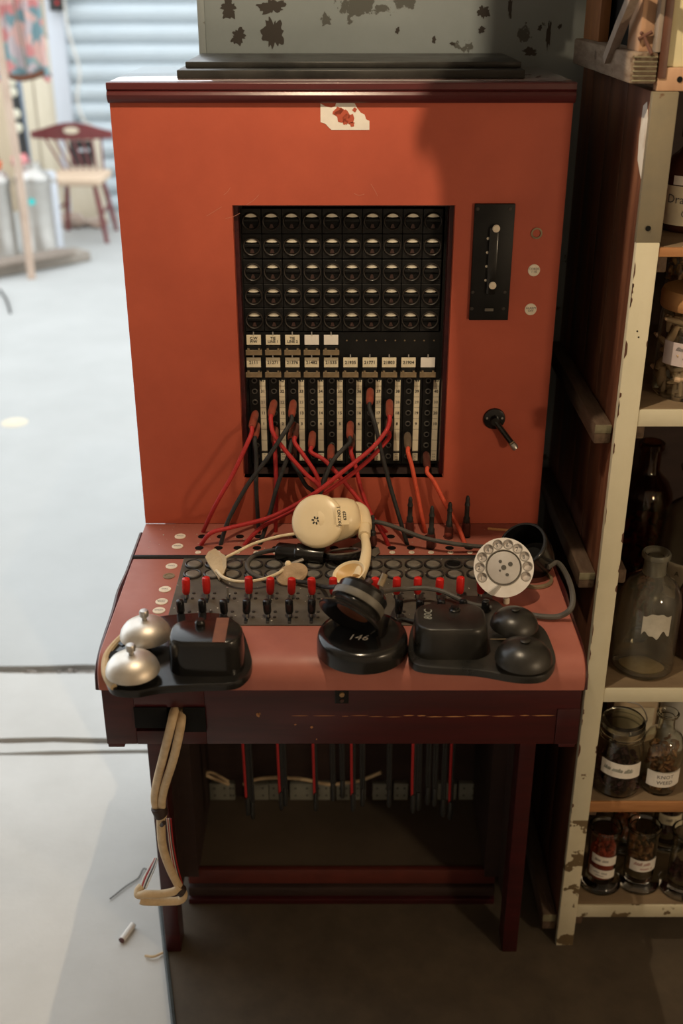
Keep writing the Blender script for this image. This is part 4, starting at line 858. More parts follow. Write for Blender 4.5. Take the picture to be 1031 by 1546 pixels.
Mb = Matrix.Translation(cb-ax*.35) @ frame_from(ax, VU); h = ax.length*1.35
g = G().lathe([(0, 0), (.0325, 0), (.0335, .004), (.0330, h*.25), (.0300, h*.62), (.0280, h*.80), (.0235, h*.97), (.015, h*1.06), (0, h*1.08)], 36, Mb); hb = g.build('transmitter_case', 'cream_plastic', HS, 50)
# sticker on the case
ps = on_y(516, 779, YH-.042)-o; nst = (VB*.95+VU*.16+VR*.16).normalized(); Ms = Matrix.Translation(ps) @ frame_from(nst, VU) @ Matrix.Rotation(math.radians(4), 4, 'Z')
sk = G().box(-.0090, .0090, -.0125, .0125, 0, .0006).build('sticker', 'cream_plastic', HS); sk.matrix_local = Ms
for dx, tx in ((-.0035, 'PAT.NO.1'), (.004, '6329')): text(tx, .0064, Matrix.Translation((dx, .0, .0009)) @ Matrix.Rotation(PI/2, 4, 'Z'), sk, weight=.00015)
def od(px, py, hgt): return on_z(px, py, ZD+hgt)-o
G().tube([od(524, 777, .052), od(536, 768, .056), od(546, 773, .054), od(550, 786, .050), od(550.5, 796, .046)], .0105, 14, 6).build('elbow', 'cream_plastic', HS)
G().cyl(od(550.5, 792, .048), od(550, 809, .043), .0088).build('collar', 'cream_plastic', HS)
G().tube([od(550, 807, .043), od(553, 828, .036), od(550, 850, .028), od(541, 872, .016)], lambda t: .0058+.0032*t, 14, 8).build('mouth_tube', 'cream_plastic', HS)
ph = od(530, 868, .018); nh = (VR*-.45+VU*.62+VB*.62).normalized()
Mh = Matrix.Translation(ph) @ frame_from(nh) @ Matrix.Rotation(.6, 4, 'Z') @ Matrix.Diagonal((1.25, .95, 1, 1))
hn = G().lathe([(0, -.010), (.006, -.010), (.012, -.004), (.0195, .006), (.0205, .007), (.0190, .0075), (.0110, -.001), (0, -.005)], 28, Mh).build('mouth_horn', 'cream_plastic', HS, 50)
G().lathe([(.0188, .0070), (.0112, .0), (0, -.0044), (0, -.0048), (.0112, -.0006)], 28, Mh).build('horn_lining', 'cream_inner', hn)
# headband wire with felt pads
G().tube([od(444, 806, .045), od(420, 810, .040), od(385, 820, .030), od(360, 832, .022), od(340, 842, .016)], .0022, 8).build('headband_wire', 'cream_wire', HS)
G().tube([od(327, 861, .012), od(338, 872, .012), od(360, 878, .014), od(390, 876, .016), od(415, 868, .017), od(435, 856, .016)], .0024, 8).build('headband_wire', 'cream_wire', HS)
pA = [od(px, py, hh3) for px, py, hh3 in ((310, 843, .010), (315, 835, .016), (325, 830, .018), (334, 837, .020), (342, 842, .022), (342, 858, .016), (338, 868, .008), (331, 876, .004), (326, 868, .006), (317, 856, .008))]
g = G(); m = len(pA); cc = sum(pA, Vector())/m; dv = VB*.5+Vector((0, 0, .8)); vs = [p+dv*.003 for p in pA]+[p-dv*.0015 for p in pA]+[od(335, 846, .016)+dv*.004, cc-dv*.002]
fs = [(k, (k+1) % m, 2*m) for k in range(m)]+[(m+(k+1) % m, m+k, 2*m+1) for k in range(m)]+[(k, m+k, m+(k+1) % m, (k+1) % m) for k in range(m)]
g.add(vs, fs); g.build('folded_pad', 'felt_pale', HS, 20)
pB = od(441, 867, .012); nB = (VU*.55+VB*.80+VR*.10).normalized()
G().lathe([(0, .003), (.018, .003), (.0215, .001), (.0220, -.0015), (.018, -.003), (0, -.003)], 28, Matrix.Translation(pB) @ frame_from(nB) @ Matrix.Rotation(.4, 4, 'Z') @ Matrix.Diagonal((1.08, .75, 1, 1))).build('ear_pad', 'felt', HS)
G().blob(od(435, 852, .020), .005, .005, .0055, 12).build('ball_joint', 'cream_plastic', HS); G().cyl(od(437, 852, .020), od(457, 845, .020), .0024).build('joint_rod', 'steel', HS)
tag(G().tube([on_y(553, 786, -.06), on_y(575, 789, -.075), on_y(600, 797, -.08), on_y(640, 812, -.09), on_y(680, 820, -.10), on_z(712, 824, ZD+.012), on_z(740, 826, ZD+.01)], .0033, 9).build('cord', 'rubber_grey'), 'grey cord running from the cream headset towards the dial', 'cord')
# black receiver lying behind the headset
a = on_z(418, 832, ZD+.014); b = on_z(478, 838, ZD+.014)
RC = thing('black_receiver', Vector((a.x, a.y, ZD)), 'black tubular receiver with metal disc lying under the cream headset', 'receiver'); o = RC.location
G().lathe([(0, 0), (.011, .0), (.013, .003), (.013, .028), (.0145, .030), (.0145, .036), (.012, .040), (.012, .070), (0, .070)], 24, Matrix.Translation(a-o) @ frame_from(b-a)).build('barrel', 'bakelite', RC)
dd = on_z(519, 836, ZD+.015)-o
nd = (Vector((-.10, .30, .93))).normalized(); Md = Matrix.Translation(dd) @ frame_from(nd)
G().lathe([(0, -.014), (.016, -.014), (.018, -.006), (.0265, -.004), (.027, .0), (.026, .003), (0, .003)], 32, Md).build('end_disc', 'bakelite', RC); G().lathe([(.0260, .003), (.0262, .0042), (.0220, .0048), (.0215, .0032)], 32, Md).build('metal_ring', 'steel', RC)
G().lathe([(0, 0), (.0075, 0), (.0095, .003), (.0095, .009), (.0078, .012), (0, .013)], 18, Matrix.Translation(on_z(521, 850, ZD+.004)-o)).build('knurled_knob', 'lead_grey', RC)
tag(G().tube([on_z(420, 830, ZD+.014), on_z(400, 833, ZD+.010), on_z(382, 840, ZD+.006), on_z(373, 852, ZD+.008), on_z(378, 864, ZD+.008), on_z(392, 872, ZD+.006), on_z(410, 878, ZD+.006)], .0034, 9).build('cord', 'rubber_grey'), 'dark grey cord looping left of the black receiver', 'cord')
# torn scrap of paper
out = [on_z(px, py, ZD) for px, py in ((533, 826), (545, 822), (552, 828), (562, 832), (571, 831), (574, 836), (566, 843), (555, 841), (548, 844), (536, 840), (530, 833))]
g = G(); vs = [(p.x, p.y, ZD+.004+.002*math.sin(i*2)) for i, p in enumerate(out)]+[(p.x, p.y, ZD+.0032+.002*math.sin(i*2)) for i, p in enumerate(out)]; m = len(out)
tag(g.add(vs, [tuple(range(m)), tuple(reversed(range(m, 2*m)))]+[(k, (k+1) % m, m+(k+1) % m, m+k) for k in range(m)]).build('paper_scrap', 'band_grey'), 'torn grey paper scrap tucked behind the cream mouth tube', 'paper')
# ---------------- rotary dial
pdl = on_z(763, 903, ZD+.004); Dp = (pdl-CAM).dot(VF)
cd_ = CAM + _ray(760, 857)*(Dp-.018)
DL = thing('rotary_dial', (cd_.x, cd_.y+.02, ZD), 'white rotary telephone dial propped before a black cup', 'telephone dial'); o = DL.location
nd = (VB*.985+VR*-.06+VU*.10).normalized(); Md = Matrix.Translation(cd_-o) @ frame_from(nd, VU)
Rd = .0395
G().lathe([(0, -.006), (Rd*.98, -.006), (Rd*.98, .0), (0, .0)], 44, Md).build('number_plate', 'dial_plate', DL)
# finger wheel: ring with ten real holes
bm = bmesh.new(); nseg = 14
def circ(cx_, cy_, r, n, z): return [bm.verts.new((cx_+r*math.cos(2*PI*k/n), cy_+r*math.sin(2*PI*k/n), z)) for k in range(n)]
loops = [(0, 0, Rd, 60), (0, 0, .0225, 40)]
angs = [math.radians(a) for a in [-22 + 25.2*k for k in range(10)]]
hol = [(.0312*math.cos(a), .0312*math.sin(a), .0058, 16) for a in angs]
es = []
for (a, b, r, n) in loops+hol:
    c = circ(a, b, r, n, 0); es += [bm.edges.new((c[k], c[(k+1) % n])) for k in range(n)]
bmesh.ops.triangle_fill(bm, use_beauty=True, use_dissolve=False, edges=es)
for f in list(bm.faces):
    c = f.calc_center_median()
    if c.length < .0225 or any((c-Vector((a, b, 0))).length < r*.93 for a, b, r, n in hol): bm.faces.remove(f)
ex = bmesh.ops.extrude_face_region(bm, geom=bm.faces[:]); bmesh.ops.translate(bm, verts=[v for v in ex['geom'] if isinstance(v, bmesh.types.BMVert)], vec=(0, 0, .0022)); bm.verts.index_update()
gw = G().add([v.co.copy() for v in bm.verts], [[v.index for v in f.verts] for f in bm.faces], Md @ Matrix.Translation((0, 0, .0016))); bm.free()
gw.build('finger_wheel', 'dial_white', DL, 40)
for a in angs: G().lathe([(.0056, .0036), (.0060, .0044), (.0066, .0044), (.0070, .0036)], 18, Md @ Matrix.Translation((.0312*math.cos(a), .0312*math.sin(a), 0))).build('hole_rim', 'steel', DL)
G().lathe([(0, .0042), (.0195, .0040), (.0215, .0034), (.0222, .0022), (.0222, 0), (0, 0)], 36, Md).build('centre_card', 'dial_centre', DL)
G().lathe([(.0222, .0030), (.0228, .0050), (.0236, .0050), (.0240, .0036)], 36, Md).build('centre_ring', 'band_grey', DL)
for (x, y, r) in ((0, 0, .0034), (.0088, .0045, .0030), (-.0045, .0080, .0022), (.0045, -.0095, .0022), (-.0050, -.0040, .0014)): G().lathe([(0, .0050), (r, .0048), (r, .0040), (0, .0040)], 14, Md @ Matrix.Translation((x, y, 0))).build('rivet', 'rubber_grey', DL)
for k, a in enumerate(angs):
    ch = ['0', '9', '8', '7', '6', '5', '4', '3', '2', '1'][k]
    if 2 <= k: text(ch, .0075, Md @ Matrix.Translation((.0312*math.cos(a)-.0008, .0312*math.sin(a)-.001, .0004)), DL, m='ink_grey')
fsx = [(Rd*1.02*math.cos(a), Rd*1.02*math.sin(a)) for a in (math.radians(-122), math.radians(-112))]
G().prism([fsx[0], fsx[1], (.024*math.cos(math.radians(-100)), .024*math.sin(math.radians(-100))), (.024*math.cos(math.radians(-106)), .024*math.sin(math.radians(-106)))], .0045, .006, Md).build('finger_stop', 'steel', DL)
# black cup behind it
CP = thing('dial_cup', on_z(800, 880, ZD), 'open black cup-shaped dial housing lying behind the white dial', 'housing'); o = CP.location
ca = on_z(786, 822, ZD+.050)-o; cbk = on_z(812, 858, ZD+.026)-o; ax = (ca-cbk).normalized(); ax = (VB*.70+VU*.48+VR*-.42).normalized(); ca = on_z(788, 821, ZD+.050)-o
Mc = Matrix.Translation(ca) @ frame_from(ax); r = .0335
G().lathe([(r, 0), (r+.0015, -.002), (r+.001, -.005), (r, -.035), (r*.9, -.052), (r*.5, -.058), (0, -.058), (0, -.054), (r*.85, -.048), (r-.003, -.035), (r-.003, 0), (r, 0)], 40, Mc).build('cup', 'bakelite', CP, 50); G().lathe([(r*.5, -.0540), (r*.5, -.040), (0, -.040), (0, -.0540)], 20, Mc).build('inner_boss', 'hole_black', CP)
G().lathe([(.022, 0), (.026, .001), (.026, .004), (.022, .005), (.022, 0)], 28, Matrix.Translation(on_z(806, 876, ZD)-o)).build('foot_ring', 'brass_dull', CP)
tag(G().tube([on_z(826, 856, ZD+.02), on_y(842, 850, -.16), on_y(856, 870, -.20), on_y(864, 895, -.26), on_y(862, 918, -.285), on_y(845, 930, -.285), on_z(822, 931, ZD+.006), on_z(800, 928, ZD+.004)], .0038, 9).build('cord', 'rubber_grey'), 'thick grey cord bowing over the desk\'s right edge', 'cord')
tag(G().lathe([(0, 0), (.0045, 0), (.0045, .006), (.003, .008), (0, .008)], 14, Matrix.Translation(on_z(764, 910, ZD))).build('white_button', 'disc_ivory'), 'tiny white button under the dial beside the black gong', 'button')
# ---------------- beige cable loops at the left leg
CB = thing('cable_bundle', (on_y(240, 1225, -.39).x, -.39, .30), 'thick beige cable pair tied and looped down the left leg', 'cable'); o = CB.location
def cbp(px, py, Y): return on_y(px, py, Y)-o
G().tube([cbp(268, 1064, -.345), cbp(263, 1074, -.372), cbp(258, 1096, -.386), cbp(247, 1140, -.36), cbp(236, 1185, -.32), cbp(234, 1212, -.30), cbp(242, 1232, -.29)], .0058, 12).build('cable', 'cable_beige', CB)
G().tube([cbp(275, 1064, -.345), cbp(274, 1080, -.372), cbp(272, 1100, -.384), cbp(262, 1145, -.36), cbp(248, 1190, -.32), cbp(244, 1215, -.30), cbp(246, 1232, -.288)], .0058, 12).build('cable', 'cable_beige', CB)
G().tube([cbp(243, 1228, -.29), cbp(243, 1250, -.28), cbp(246, 1280, -.265), cbp(257, 1312, -.25), cbp(270, 1338, -.24), cbp(277, 1350, -.235), cbp(272, 1359, -.235), cbp(250, 1361, -.24), cbp(222, 1361, -.25), cbp(212, 1359, -.25)], .0064, 12).build('cable', 'cable_beige', CB)
G().tube([cbp(271, 1338, -.244), cbp(262, 1346, -.248), cbp(240, 1350, -.252), cbp(220, 1350, -.258), cbp(209, 1351, -.256), cbp(209, 1344, -.25), cbp(214, 1338, -.245)], .0062, 12).build('cable', 'cable_beige', CB)
for (px, py, Y, r, dirn, hh2) in ((241, 1223, -.297, .0135, Vector((.3, 0, -1)), .016), (273, 1344, -.242, .0105, Vector((.7, 0, -.8)), .010)):
    c = cbp(px, py, Y); d_ = dirn.normalized(); G().lathe([(r*.9, -hh2/2), (r, -hh2*.4), (r, hh2*.4), (r*.9, hh2/2), (r*.6, hh2/2), (r*.6, -hh2/2), (r*.9, -hh2/2)], 20, Matrix.Translation(c) @ frame_from(d_) @ Matrix.Diagonal((1, .75, 1, 1))).build('tie_band', 'tie_brown', CB)
G().cyl(cbp(244, 1246, -.29), cbp(248, 1242, -.296), .003).build('tie_knot', 'tie_brown', CB)
for k, m in enumerate(('wire_white', 'cord_red', 'wire_white', 'cord_black', 'cord_red')):
    G().tube([cbp(252+1.4*k, 1236, -.27), cbp(256+1.4*k, 1275, -.25), cbp(262+1.6*k, 1310, -.235), cbp(272+1.2*k, 1340, -.232)], .0011, 6, 6).build('thin_wire', m, CB)
for k, m in enumerate(('wire_white', 'cord_red', 'wire_white', 'rubber_grey', 'wire_white')):
    G().tube([cbp(212+2.0*k, 1341, -.25), cbp(216+2.4*k, 1328, -.235), cbp(224+2.2*k, 1312, -.21), cbp(233+1.2*k, 1296, -.18)], .0013, 6, 6).build('thin_wire', m, CB)

# ================================================================== SHELF UNIT ON THE RIGHT
SH = thing('wooden_shelf_unit', (.37, -.124, 0), 'old wooden shelf unit with chipped cream front post, holding jars', 'shelf')
def sh(g, name, m, parent=None, **k):
    o = g.build(name, m, parent or SH, **k)
    if parent is None: o.matrix_parent_inverse = Matrix.Translation(-SH.location)
    return o
PX0, PX1, YS = .370, .399, -.124
pz_ = 1.208
post = sh(G().box(PX0, PX1, YS, YS+.012, .28, pz_, .0012), 'front_post', 'cream_paint')
sh(G().box(PX0, PX1, YS, YS+.012, 0.004, .28, .0016), 'post_foot', 'cream_worn')
sh(G().box(PX0-.001, PX1+.001, YS+.001, YS+.012, pz_, 1.3855, .001), 'post_top', 'grey_post')
sh(G().lathe([(0, .0006), (.0032, .0006), (.0036, 0), (0, 0)], 10, Matrix.Translation((.382, YS, 1.226)) @ RX90), 'nail_hole', 'hole_black')
for px, py in ((962, 500), (964, 509)): p = on_y(px, py, YS); sh(G().lathe([(0, .0004), (.0011, .0004), (.0012, 0), (0, 0)], 8, Matrix.Translation(p) @ RX90), 'nail_hole', 'hole_black')
rnd = random.Random(31)
for k in range(26):
    z = rnd.uniform(.30, 1.19); side = rnd.choice((-1, -1, 1)); w_ = rnd.uniform(.0010, .0032); h_ = rnd.uniform(.003, .014)
    xe = PX0+.0002 if side < 0 else PX1-.0002
    pts_ = [(xe, z-h_)] + [(xe-side*w_*(.5+.6*rnd.random()), z-h_+2*h_*j/5) for j in range(1, 5)] + [(xe, z+h_)]
    if side < 0: pts_ = pts_[::-1]
    sh(G().prism(pts_, 0, .0003, Matrix.Translation((0, YS-.00005, 0)) @ RX90), 'paint_chip', 'rust')
x = YS+.0125
for k, wd in enumerate((.1235, .100, .112, .098)):
    sh(G().box(PX0+.001, PX0+.016, x, x+wd-.0012, .03, 1.385, .0012), 'side_plank', 'side_wood'); x += wd
# worn white streak at the top of the side
a = on_x(962, 178, PX0); 
sh(G().prism([(YS+.018, 1.352), (YS+.030, 1.372), (YS+.046, 1.366), (YS+.050, 1.33), (YS+.044, 1.302), (YS+.031, 1.292), (YS+.018, 1.283)], 0, .0007, Matrix.Translation((PX0+.0012, 0, 0)) @ Matrix(((0, 0, -1, 0), (1, 0, 0, 0), (0, 1, 0, 0), (0, 0, 0, 1)))), 'worn_paint', 'white_worn')
# cleats outside and inside
for (z0, z1, yb_) in ((.930, .959, .28), (.702, .729, .28), (.025, .060, .25)):
    c = sh(G().box(.346, .3695, -.108, yb_, z0, z1, .003, 2), 'outer_cleat', 'rail_wood')
    G().box(.3462, .3690, -.1086, -.107, z0+(z1-z0)*.55, z1-.001, .0005).build('paint_end', 'groove_olive', c)
    sh(G().box(.3995, .417, -.100, yb_, z0+.004, z1, .003), 'inner_cleat', 'rail_wood')
sh(G().box(.3995, .418, -.10, .27, .270, .2935, .002), 'inner_cleat', 'rail_wood'); sh(G().box(.3995, .418, -.10, .27, 1.165, 1.187, .002), 'inner_cleat', 'rail_wood')
# shelves
def shelf(z0, z1, edge, y0=-.118):
    sh(G().box(.3865, 1.15, y0, .285, z0, z1, .001), 'shelf_board', 'shelf_top'); sh(G().box(.3992, 1.15, y0-.004, y0, z0-.0, z1-.0008, .001), 'shelf_edge', edge)
shelf(1.190, 1.2025, 'raw_wood'); shelf(.961, .986, 'cream_paint'); shelf(.5105, .536, 'cream_paint'); shelf(.296, .3175, 'raw_wood'); shelf(.068, .095, 'cream_worn')
sh(G().box(.386, 1.15, .285, .296, .03, 1.385), 'shelf_back', 'dark_inside'); sh(G().box(1.15, 1.17, -.124, .29, .004, 1.385), 'end_board', 'side_wood')
# upper unit
UU = thing('upper_cupboard', (.36, -.10, 1.388), 'rough timber upper cupboard with cream door above the shelf unit', 'cupboard')
def uu(g, name, m, **k):
    o = g.build(name, m, UU, **k); o.matrix_parent_inverse = Matrix.Translation(-UU.location); return o
rl = uu(G().box(.340, .372, -.118, .235, 1.394, 1.4285, .003), 'bottom_rail', 'rail_worn')
for k in range(6): 
    z = 1.4245-.0052*k; o = G().box(.343, .371, -.1205, -.118, z-.0016, z, .0003).build('groove_rib', 'groove_olive', rl)
p = on_y(982, 125, -.124); uu(G().box(.374, 1.15, -.118, -.10, 1.386, 1.412, .001), 'sill', 'pine_pale'); 
uu(G().lathe([(0, .0006), (.0032, .0006), (.0036, 0), (0, 0)], 10, Matrix.Translation((.400, -.1184, 1.399)) @ RX90), 'nail_hole', 'hole_black')
uu(G().box(.384, 1.15, -.112, -.10, 1.412, 2.05, .001), 'door_panel', 'cream_green')
uu(G().box(.3735, .383, -.120, -.10, 1.4, 2.05, .001), 'door_stile', 'side_wood')
uu(G().box(.352, .373, -.100, -.040, 1.4285, 2.05, .001), 'upright', 'pine_pale'); uu(G().box(.3675, .3735, -.118, -.1005, 1.4285, 2.05, .001), 'grey_strip', 'slat_grey')
uu(G().box(.352, .366, .13, .232, 1.4285, 2.05, .001), 'side_board', 'ply_orange'); uu(G().box(.356, .366, -.04, .13, 1.56, 2.05, .001), 'side_board', 'ply_orange')
uu(G().box(.372, .380, -.09, .235, 1.41, 2.05), 'inner_panel', 'hole_black')
a = on_x(918, 85, .338); b = on_x(958, -10, .338)
uu(G().tube([a+Vector((0, 0, -.004)), (a+b)/2, b+(b-a)*1.2], .008, 4, 2, False), 'brace_slat', 'slat_grey')
a = on_y(984, 82, -.122); b = on_y(972, 55, -.104); uu(G().tube([a, b, b+Vector((-.004, 0, .004))], .0022, 6, 2), 'bent_nail', 'rust'); uu(G().tube([b+Vector((-.006, 0, -.003)), b, b+Vector((.009, -.002, .005))], .0026, 6, 2), 'bent_nail', 'rust')

# ================================================================== JARS AND BOTTLES
def glass(prof, th, parent, m, seg=40, zin=None):
    """prof: outer (r,z) from the bottom centre to the rim; wall thickness th"""
    inn = [(max(r-th, 0), max(z, prof[0][1]+th*1.5)) for r, z in prof]
    if zin is not None: inn = [(0, zin), (prof[6][0]-th, zin)] + [(r-th, z) for r, z in prof if z > zin+.002]
    return G().lathe(prof + inn[::-1], seg).build('glass_body', m, parent, 45)
def wrap(parent, R, z0, z1, a0, a1, m, texts=(), tilt=0.0, name='label', torn=False):
    """paper label bent round a jar; texts: (string or seed, dx, dz, size, ink)"""
    n = 24; vs = []; fs = []; R1 = R+.0005; R2 = R+.0009
    for k in range(n+1):
        a = a0+(a1-a0)*k/n; t = tilt*R*(a-(a0+a1)/2)
        zb, zt = z0, z1
        if torn: zb = z0+.005*math.sin(k*.42)+.003*math.sin(k*.8); zt = z1-.012*abs(k/n-.45)-.0015*math.sin(k*.7)
        for rr, z in ((R1, zb), (R1, zt), (R2, zt), (R2, zb)): vs.append((rr*math.sin(a), -rr*math.cos(a), z+t))
    for k in range(n):
        for q in range(4): fs.append((4*k+q, 4*k+(q+1) % 4, 4*k+4+(q+1) % 4, 4*k+4+q))
    fs += [(3, 2, 1, 0), (4*n, 4*n+1, 4*n+2, 4*n+3)]
    lb = G().add(vs, fs).build(name, m, parent, 40); am = (a0+a1)/2; zc = (z0+z1)/2
    for (tx, dx, dz, size, ink) in texts:
        if isinstance(tx, str):
            me = text_mesh(tx, size, ink).copy(); co = [(v.co.x+dx, v.co.y+dz, 0) for v in me.vertices]
            for v, q in zip(me.vertices, bend(co, R+.0013, zc, am, tilt)): v.co = q
            me.update(); link('lettering', me, lb)
        else:
            vs2, fs2 = scribble(size[0], size[1], tx); vs2 = [(p[0]+dx, p[1]+dz, 0) for p in vs2]
            G().add(bend(vs2, R+.0013, zc, am, tilt), fs2).build('handwriting', ink, lb)
    return lb
def bits(parent, n, R, z0, z1, size, m, seed, name='contents', long=1.0, mats=None):
    rnd = random.Random(seed); g = G()
    for i in range(n):
        a = rnd.random()*2*PI; rr = R*math.sqrt(rnd.random()); z = z0+(z1-z0)*rnd.random(); s = size*rnd.uniform(.6, 1.3)
        M = Matrix.Rotation(rnd.random()*6, 4, 'Z') @ Matrix.Rotation(rnd.random()*3, 4, 'X')
        g.blob((rr*math.cos(a), rr*math.sin(a), z), s*.55, s*long, s*.35, 6, M)
    o = g.build(name, m, parent, 60); stuff(o); return o
ZS = {1: 1.2027, 2: .9862, 3: .5362, 4: .3177, 5: .0952}
def jar_at(name, px, py, s, label, cat='jar', group=None, dy=0.0):
    p = on_z(px, py, ZS[s]); return thing(name, (p.x, p.y+dy, ZS[s]), label, cat, group)
# -- shelf 3: big clear bottle with torn label
t = jar_at('reagent_bottle', 968, 1004, 3, 'tall clear glass bottle with torn paper label and open neck', 'bottle'); r = .0475
glass([(0, .004), (r*.55, .003), (r*.9, 0), (r, .006), (r, .118), (r*.93, .134), (r*.74, .150), (r*.46, .160), (.0165, .168), (.0155, .180), (.0160, .190), (.0200, .193), (.0205, .197), (.0195, .200)], .0025, t, 'glass_grime')
wrap(t, r, .083, .121, -.45, .45, 'band_pale', name='torn_label', torn=True)
G().lathe([(.0175, .166), (.0168, .180), (.0172, .190), (.0214, .193), (.0216, .198), (.0200, .2008), (.0202, .197), (.0166, .190), (.0160, .168)], 32).build('ground_neck', 'glass_frosted', t)
G().lathe([(0, .0065), (r*.62, .0065), (r*.66, .010), (r*.5, .014), (r*.2, .016), (0, .0165)], 28).build('sediment', 'sediment', t)
# -- shelf 3 rear: brown demijohn, wide clear bottle, cards
t = jar_at('brown_jug', 962, 880, 3, 'large dark brown glass bottle behind the tall clear bottle', 'bottle', dy=.02); r = .048
glass([(0, .003), (r*.9, 0), (r, .008), (r, .150), (r*.94, .172), (r*.75, .192), (r*.45, .206), (.018, .214), (.018, .250), (.022, .252), (.022, .262), (.019, .264)], .003, t, 'glass_brown')
bits(t, 60, r*.8, .01, .12, .012, 'powder_red', 3)
t = jar_at('wide_bottle', 1030, 912, 3, 'broad clear glass bottle with flanged rim at the shelf back', 'bottle'); r = .052
glass([(0, .003), (r*.9, 0), (r, .008), (r, .150), (r*.95, .168), (r*.78, .186), (r*.48, .200), (.022, .208), (.0215, .248), (.034, .252), (.035, .256), (.033, .258)], .003, t, 'glass_grey'); 
G().lathe([(0, .245), (.018, .245), (.018, .2485), (0, .2485)], 20).build('cork_slice', 'cork', t)
wrap(t, r, .04, .10, -1.0, -.3, 'paper_cream', [('A', .0, .012, .012, 'ink'), (5, 0, -.012, (.03, .006), 'ink')])
t = jar_at('specimen_jar', 974, 962, 3, 'small jar of red dried petals behind the clear bottle neck', 'jar', dy=.05); r = .02
glass([(0, .002), (r, 0), (r, .085), (r*.9, .092), (r*.9, .098)], .0015, t, 'glass_clear'); bits(t, 60, r*.75, .01, .095, .006, 'dried_red', 8)
t = jar_at('dark_bottle', 1052, 985, 3, 'black glass bottle cut off at the right edge beside the clear bottle', 'bottle'); r = .040
glass([(0, .003), (r*.9, 0), (r, .006), (r, .110), (r*.85, .128), (r*.4, .140), (.014, .148), (.014, .175), (.018, .178), (.018, .184)], .0025, t, 'glass_dark')
# -- shelf 2: jar of roots with wooden lid
t = jar_at('root_jar', 1035, 592, 2, 'glass jar of pale dried roots with broad wooden lid and lilac label', 'jar'); r = .0475
glass([(0, .003), (r*.9, 0), (r, .006), (r, .110), (r*.97, .118), (r*.97, .122)], .002, t, 'glass_clear'); G().lathe([(0, .122), (r*1.02, .122), (r*1.05, .125), (r*1.05, .142), (r*1.0, .147), (0, .148)], 40).build('lid', 'wood_lid', t)
bits(t, 150, r*.86, .008, .108, .011, 'root_pale', 4, long=1.6); wrap(t, r, .050, .082, -1.15, .9, 'paper_lilac', [(11, -.022, .007, (.016, .006), 'ink_grey'), (12, -.002, -.003, (.034, .009), 'ink_grey')])
t = jar_at('fluffy_jar', 1012, 500, 2, 'small stoppered bottle of speckled seeds under the raw wood shelf', 'bottle', dy=-.02); r = .026
glass([(0, .002), (r, 0), (r, .135), (r*.8, .15), (r*.4, .158), (r*.4, .175), (r*.55, .178), (r*.55, .182)], .0018, t, 'glass_clear'); bits(t, 90, r*.8, .06, .14, .007, 'flower_tan', 9)
# -- shelf 1: dark bottle with script label
t = jar_at('labelled_bottle', 1036, 345, 1, 'dark bottle with a cream label reading Dra on the top shelf', 'bottle'); r = .038
glass([(0, .003), (r*.9, 0), (r, .005), (r, .078), (r*.92, .090), (r*.6, .100), (.018, .106), (.018, .125)], .002, t, 'glass_dark'); wrap(t, r, .010, .060, -1.35, 1.1, 'paper_cream', [('Dra', -.026, .008, .016, 'ink_grey'), ('C', -.012, -.010, .013, 'ink_grey')])
wrap(t, r, .0615, .073, -.95, .8, 'paper_white', name='upper_label'); G().lathe([(0, .118), (.021, .118), (.021, .138), (0, .139)], 24).build('cap', 'glass_dark', t)
# -- shelf 4
t = jar_at('petal_jar', 928, 1185, 4, 'wide glass jar of dark dried petals with white handwritten label', 'jar'); r = .0375
glass([(0, .003), (r*.9, 0), (r, .005), (r, .088), (r*.94, .098), (r*.92, .104), (r*1.0, .106), (r*1.0, .112), (r*.94, .114), (r*.94, .128), (r*.90, .130)], .002, t, 'glass_clear')
G().lathe([(0, .122), (r*.88, .122), (r*.90, .125), (r*.90, .131), (r*.8, .135), (0, .136)], 30).build('glass_lid', 'glass_grey', t); bits(t, 170, r*.86, .008, .062, .008, 'petal_dark', 12)
wrap(t, r, .044, .071, -1.0, .85, 'paper_white', [(21, -.006, .0, (.048, .009), 'ink_green')], tilt=-.10); G().tube([(r*.8, .0, .108), (r*.95, -.004, .135), (r*.6, -.004, .160), (0, -.004, .168)], .0012, 6).build('wire_bail', 'steel', t)
t = jar_at('knotweed_flask', 992, 1186, 4, 'round-shouldered glass flask labelled KNOT WEED', 'flask'); r = .033
glass([(0, .003), (r*.8, 0), (r*.86, .005), (r*.92, .040), (r*1.02, .060), (r*1.06, .074), (r*1.0, .090), (r*.80, .104), (r*.5, .112), (.0130, .117), (.0120, .138), (.0165, .141), (.0175, .145), (.016, .147)], .0018, t, 'glass_clear')
bits(t, 130, r*.72, .008, .088, .007, 'flower_tan', 15); wrap(t, r*.94, .022, .052, -.95, .95, 'paper_white', [('KNOT', .0, .005, .0095, 'ink_grey'), ('WEED', .0, -.006, .0095, 'ink_grey')], tilt=.04)
t = jar_at('paper_packet', 955, 1120, 4, 'crumpled tan paper packet standing behind the petal jar', 'packet', dy=.03)
g = G(); rnd = random.Random(2); vs = []
for k, (wx, wy, z) in enumerate(((.036, .022, 0), (.038, .024, .05), (.037, .022, .10), (.036, .018, .135), (.034, .010, .158))):
    vs += [(sx*wx+rnd.uniform(-.003, .003), sy*wy+rnd.uniform(-.003, .003), z) for sx, sy in ((-1, -1), (0, -1.1), (1, -1), (1, 1), (0, 1.1), (-1, 1))]
fs = [(k*6+i, k*6+(i+1) % 6, k*6+6+(i+1) % 6, k*6+6+i) for k in range(4) for i in range(6)]+[(24, 25, 26, 27, 28, 29), (5, 4, 3, 2, 1, 0)]
G().add(vs, fs).build('bag', 'paper_bag', t, 25); G().box(-.030, .030, -.0285, -.0270, .02, .07).build('label', 'paper_cream', t)
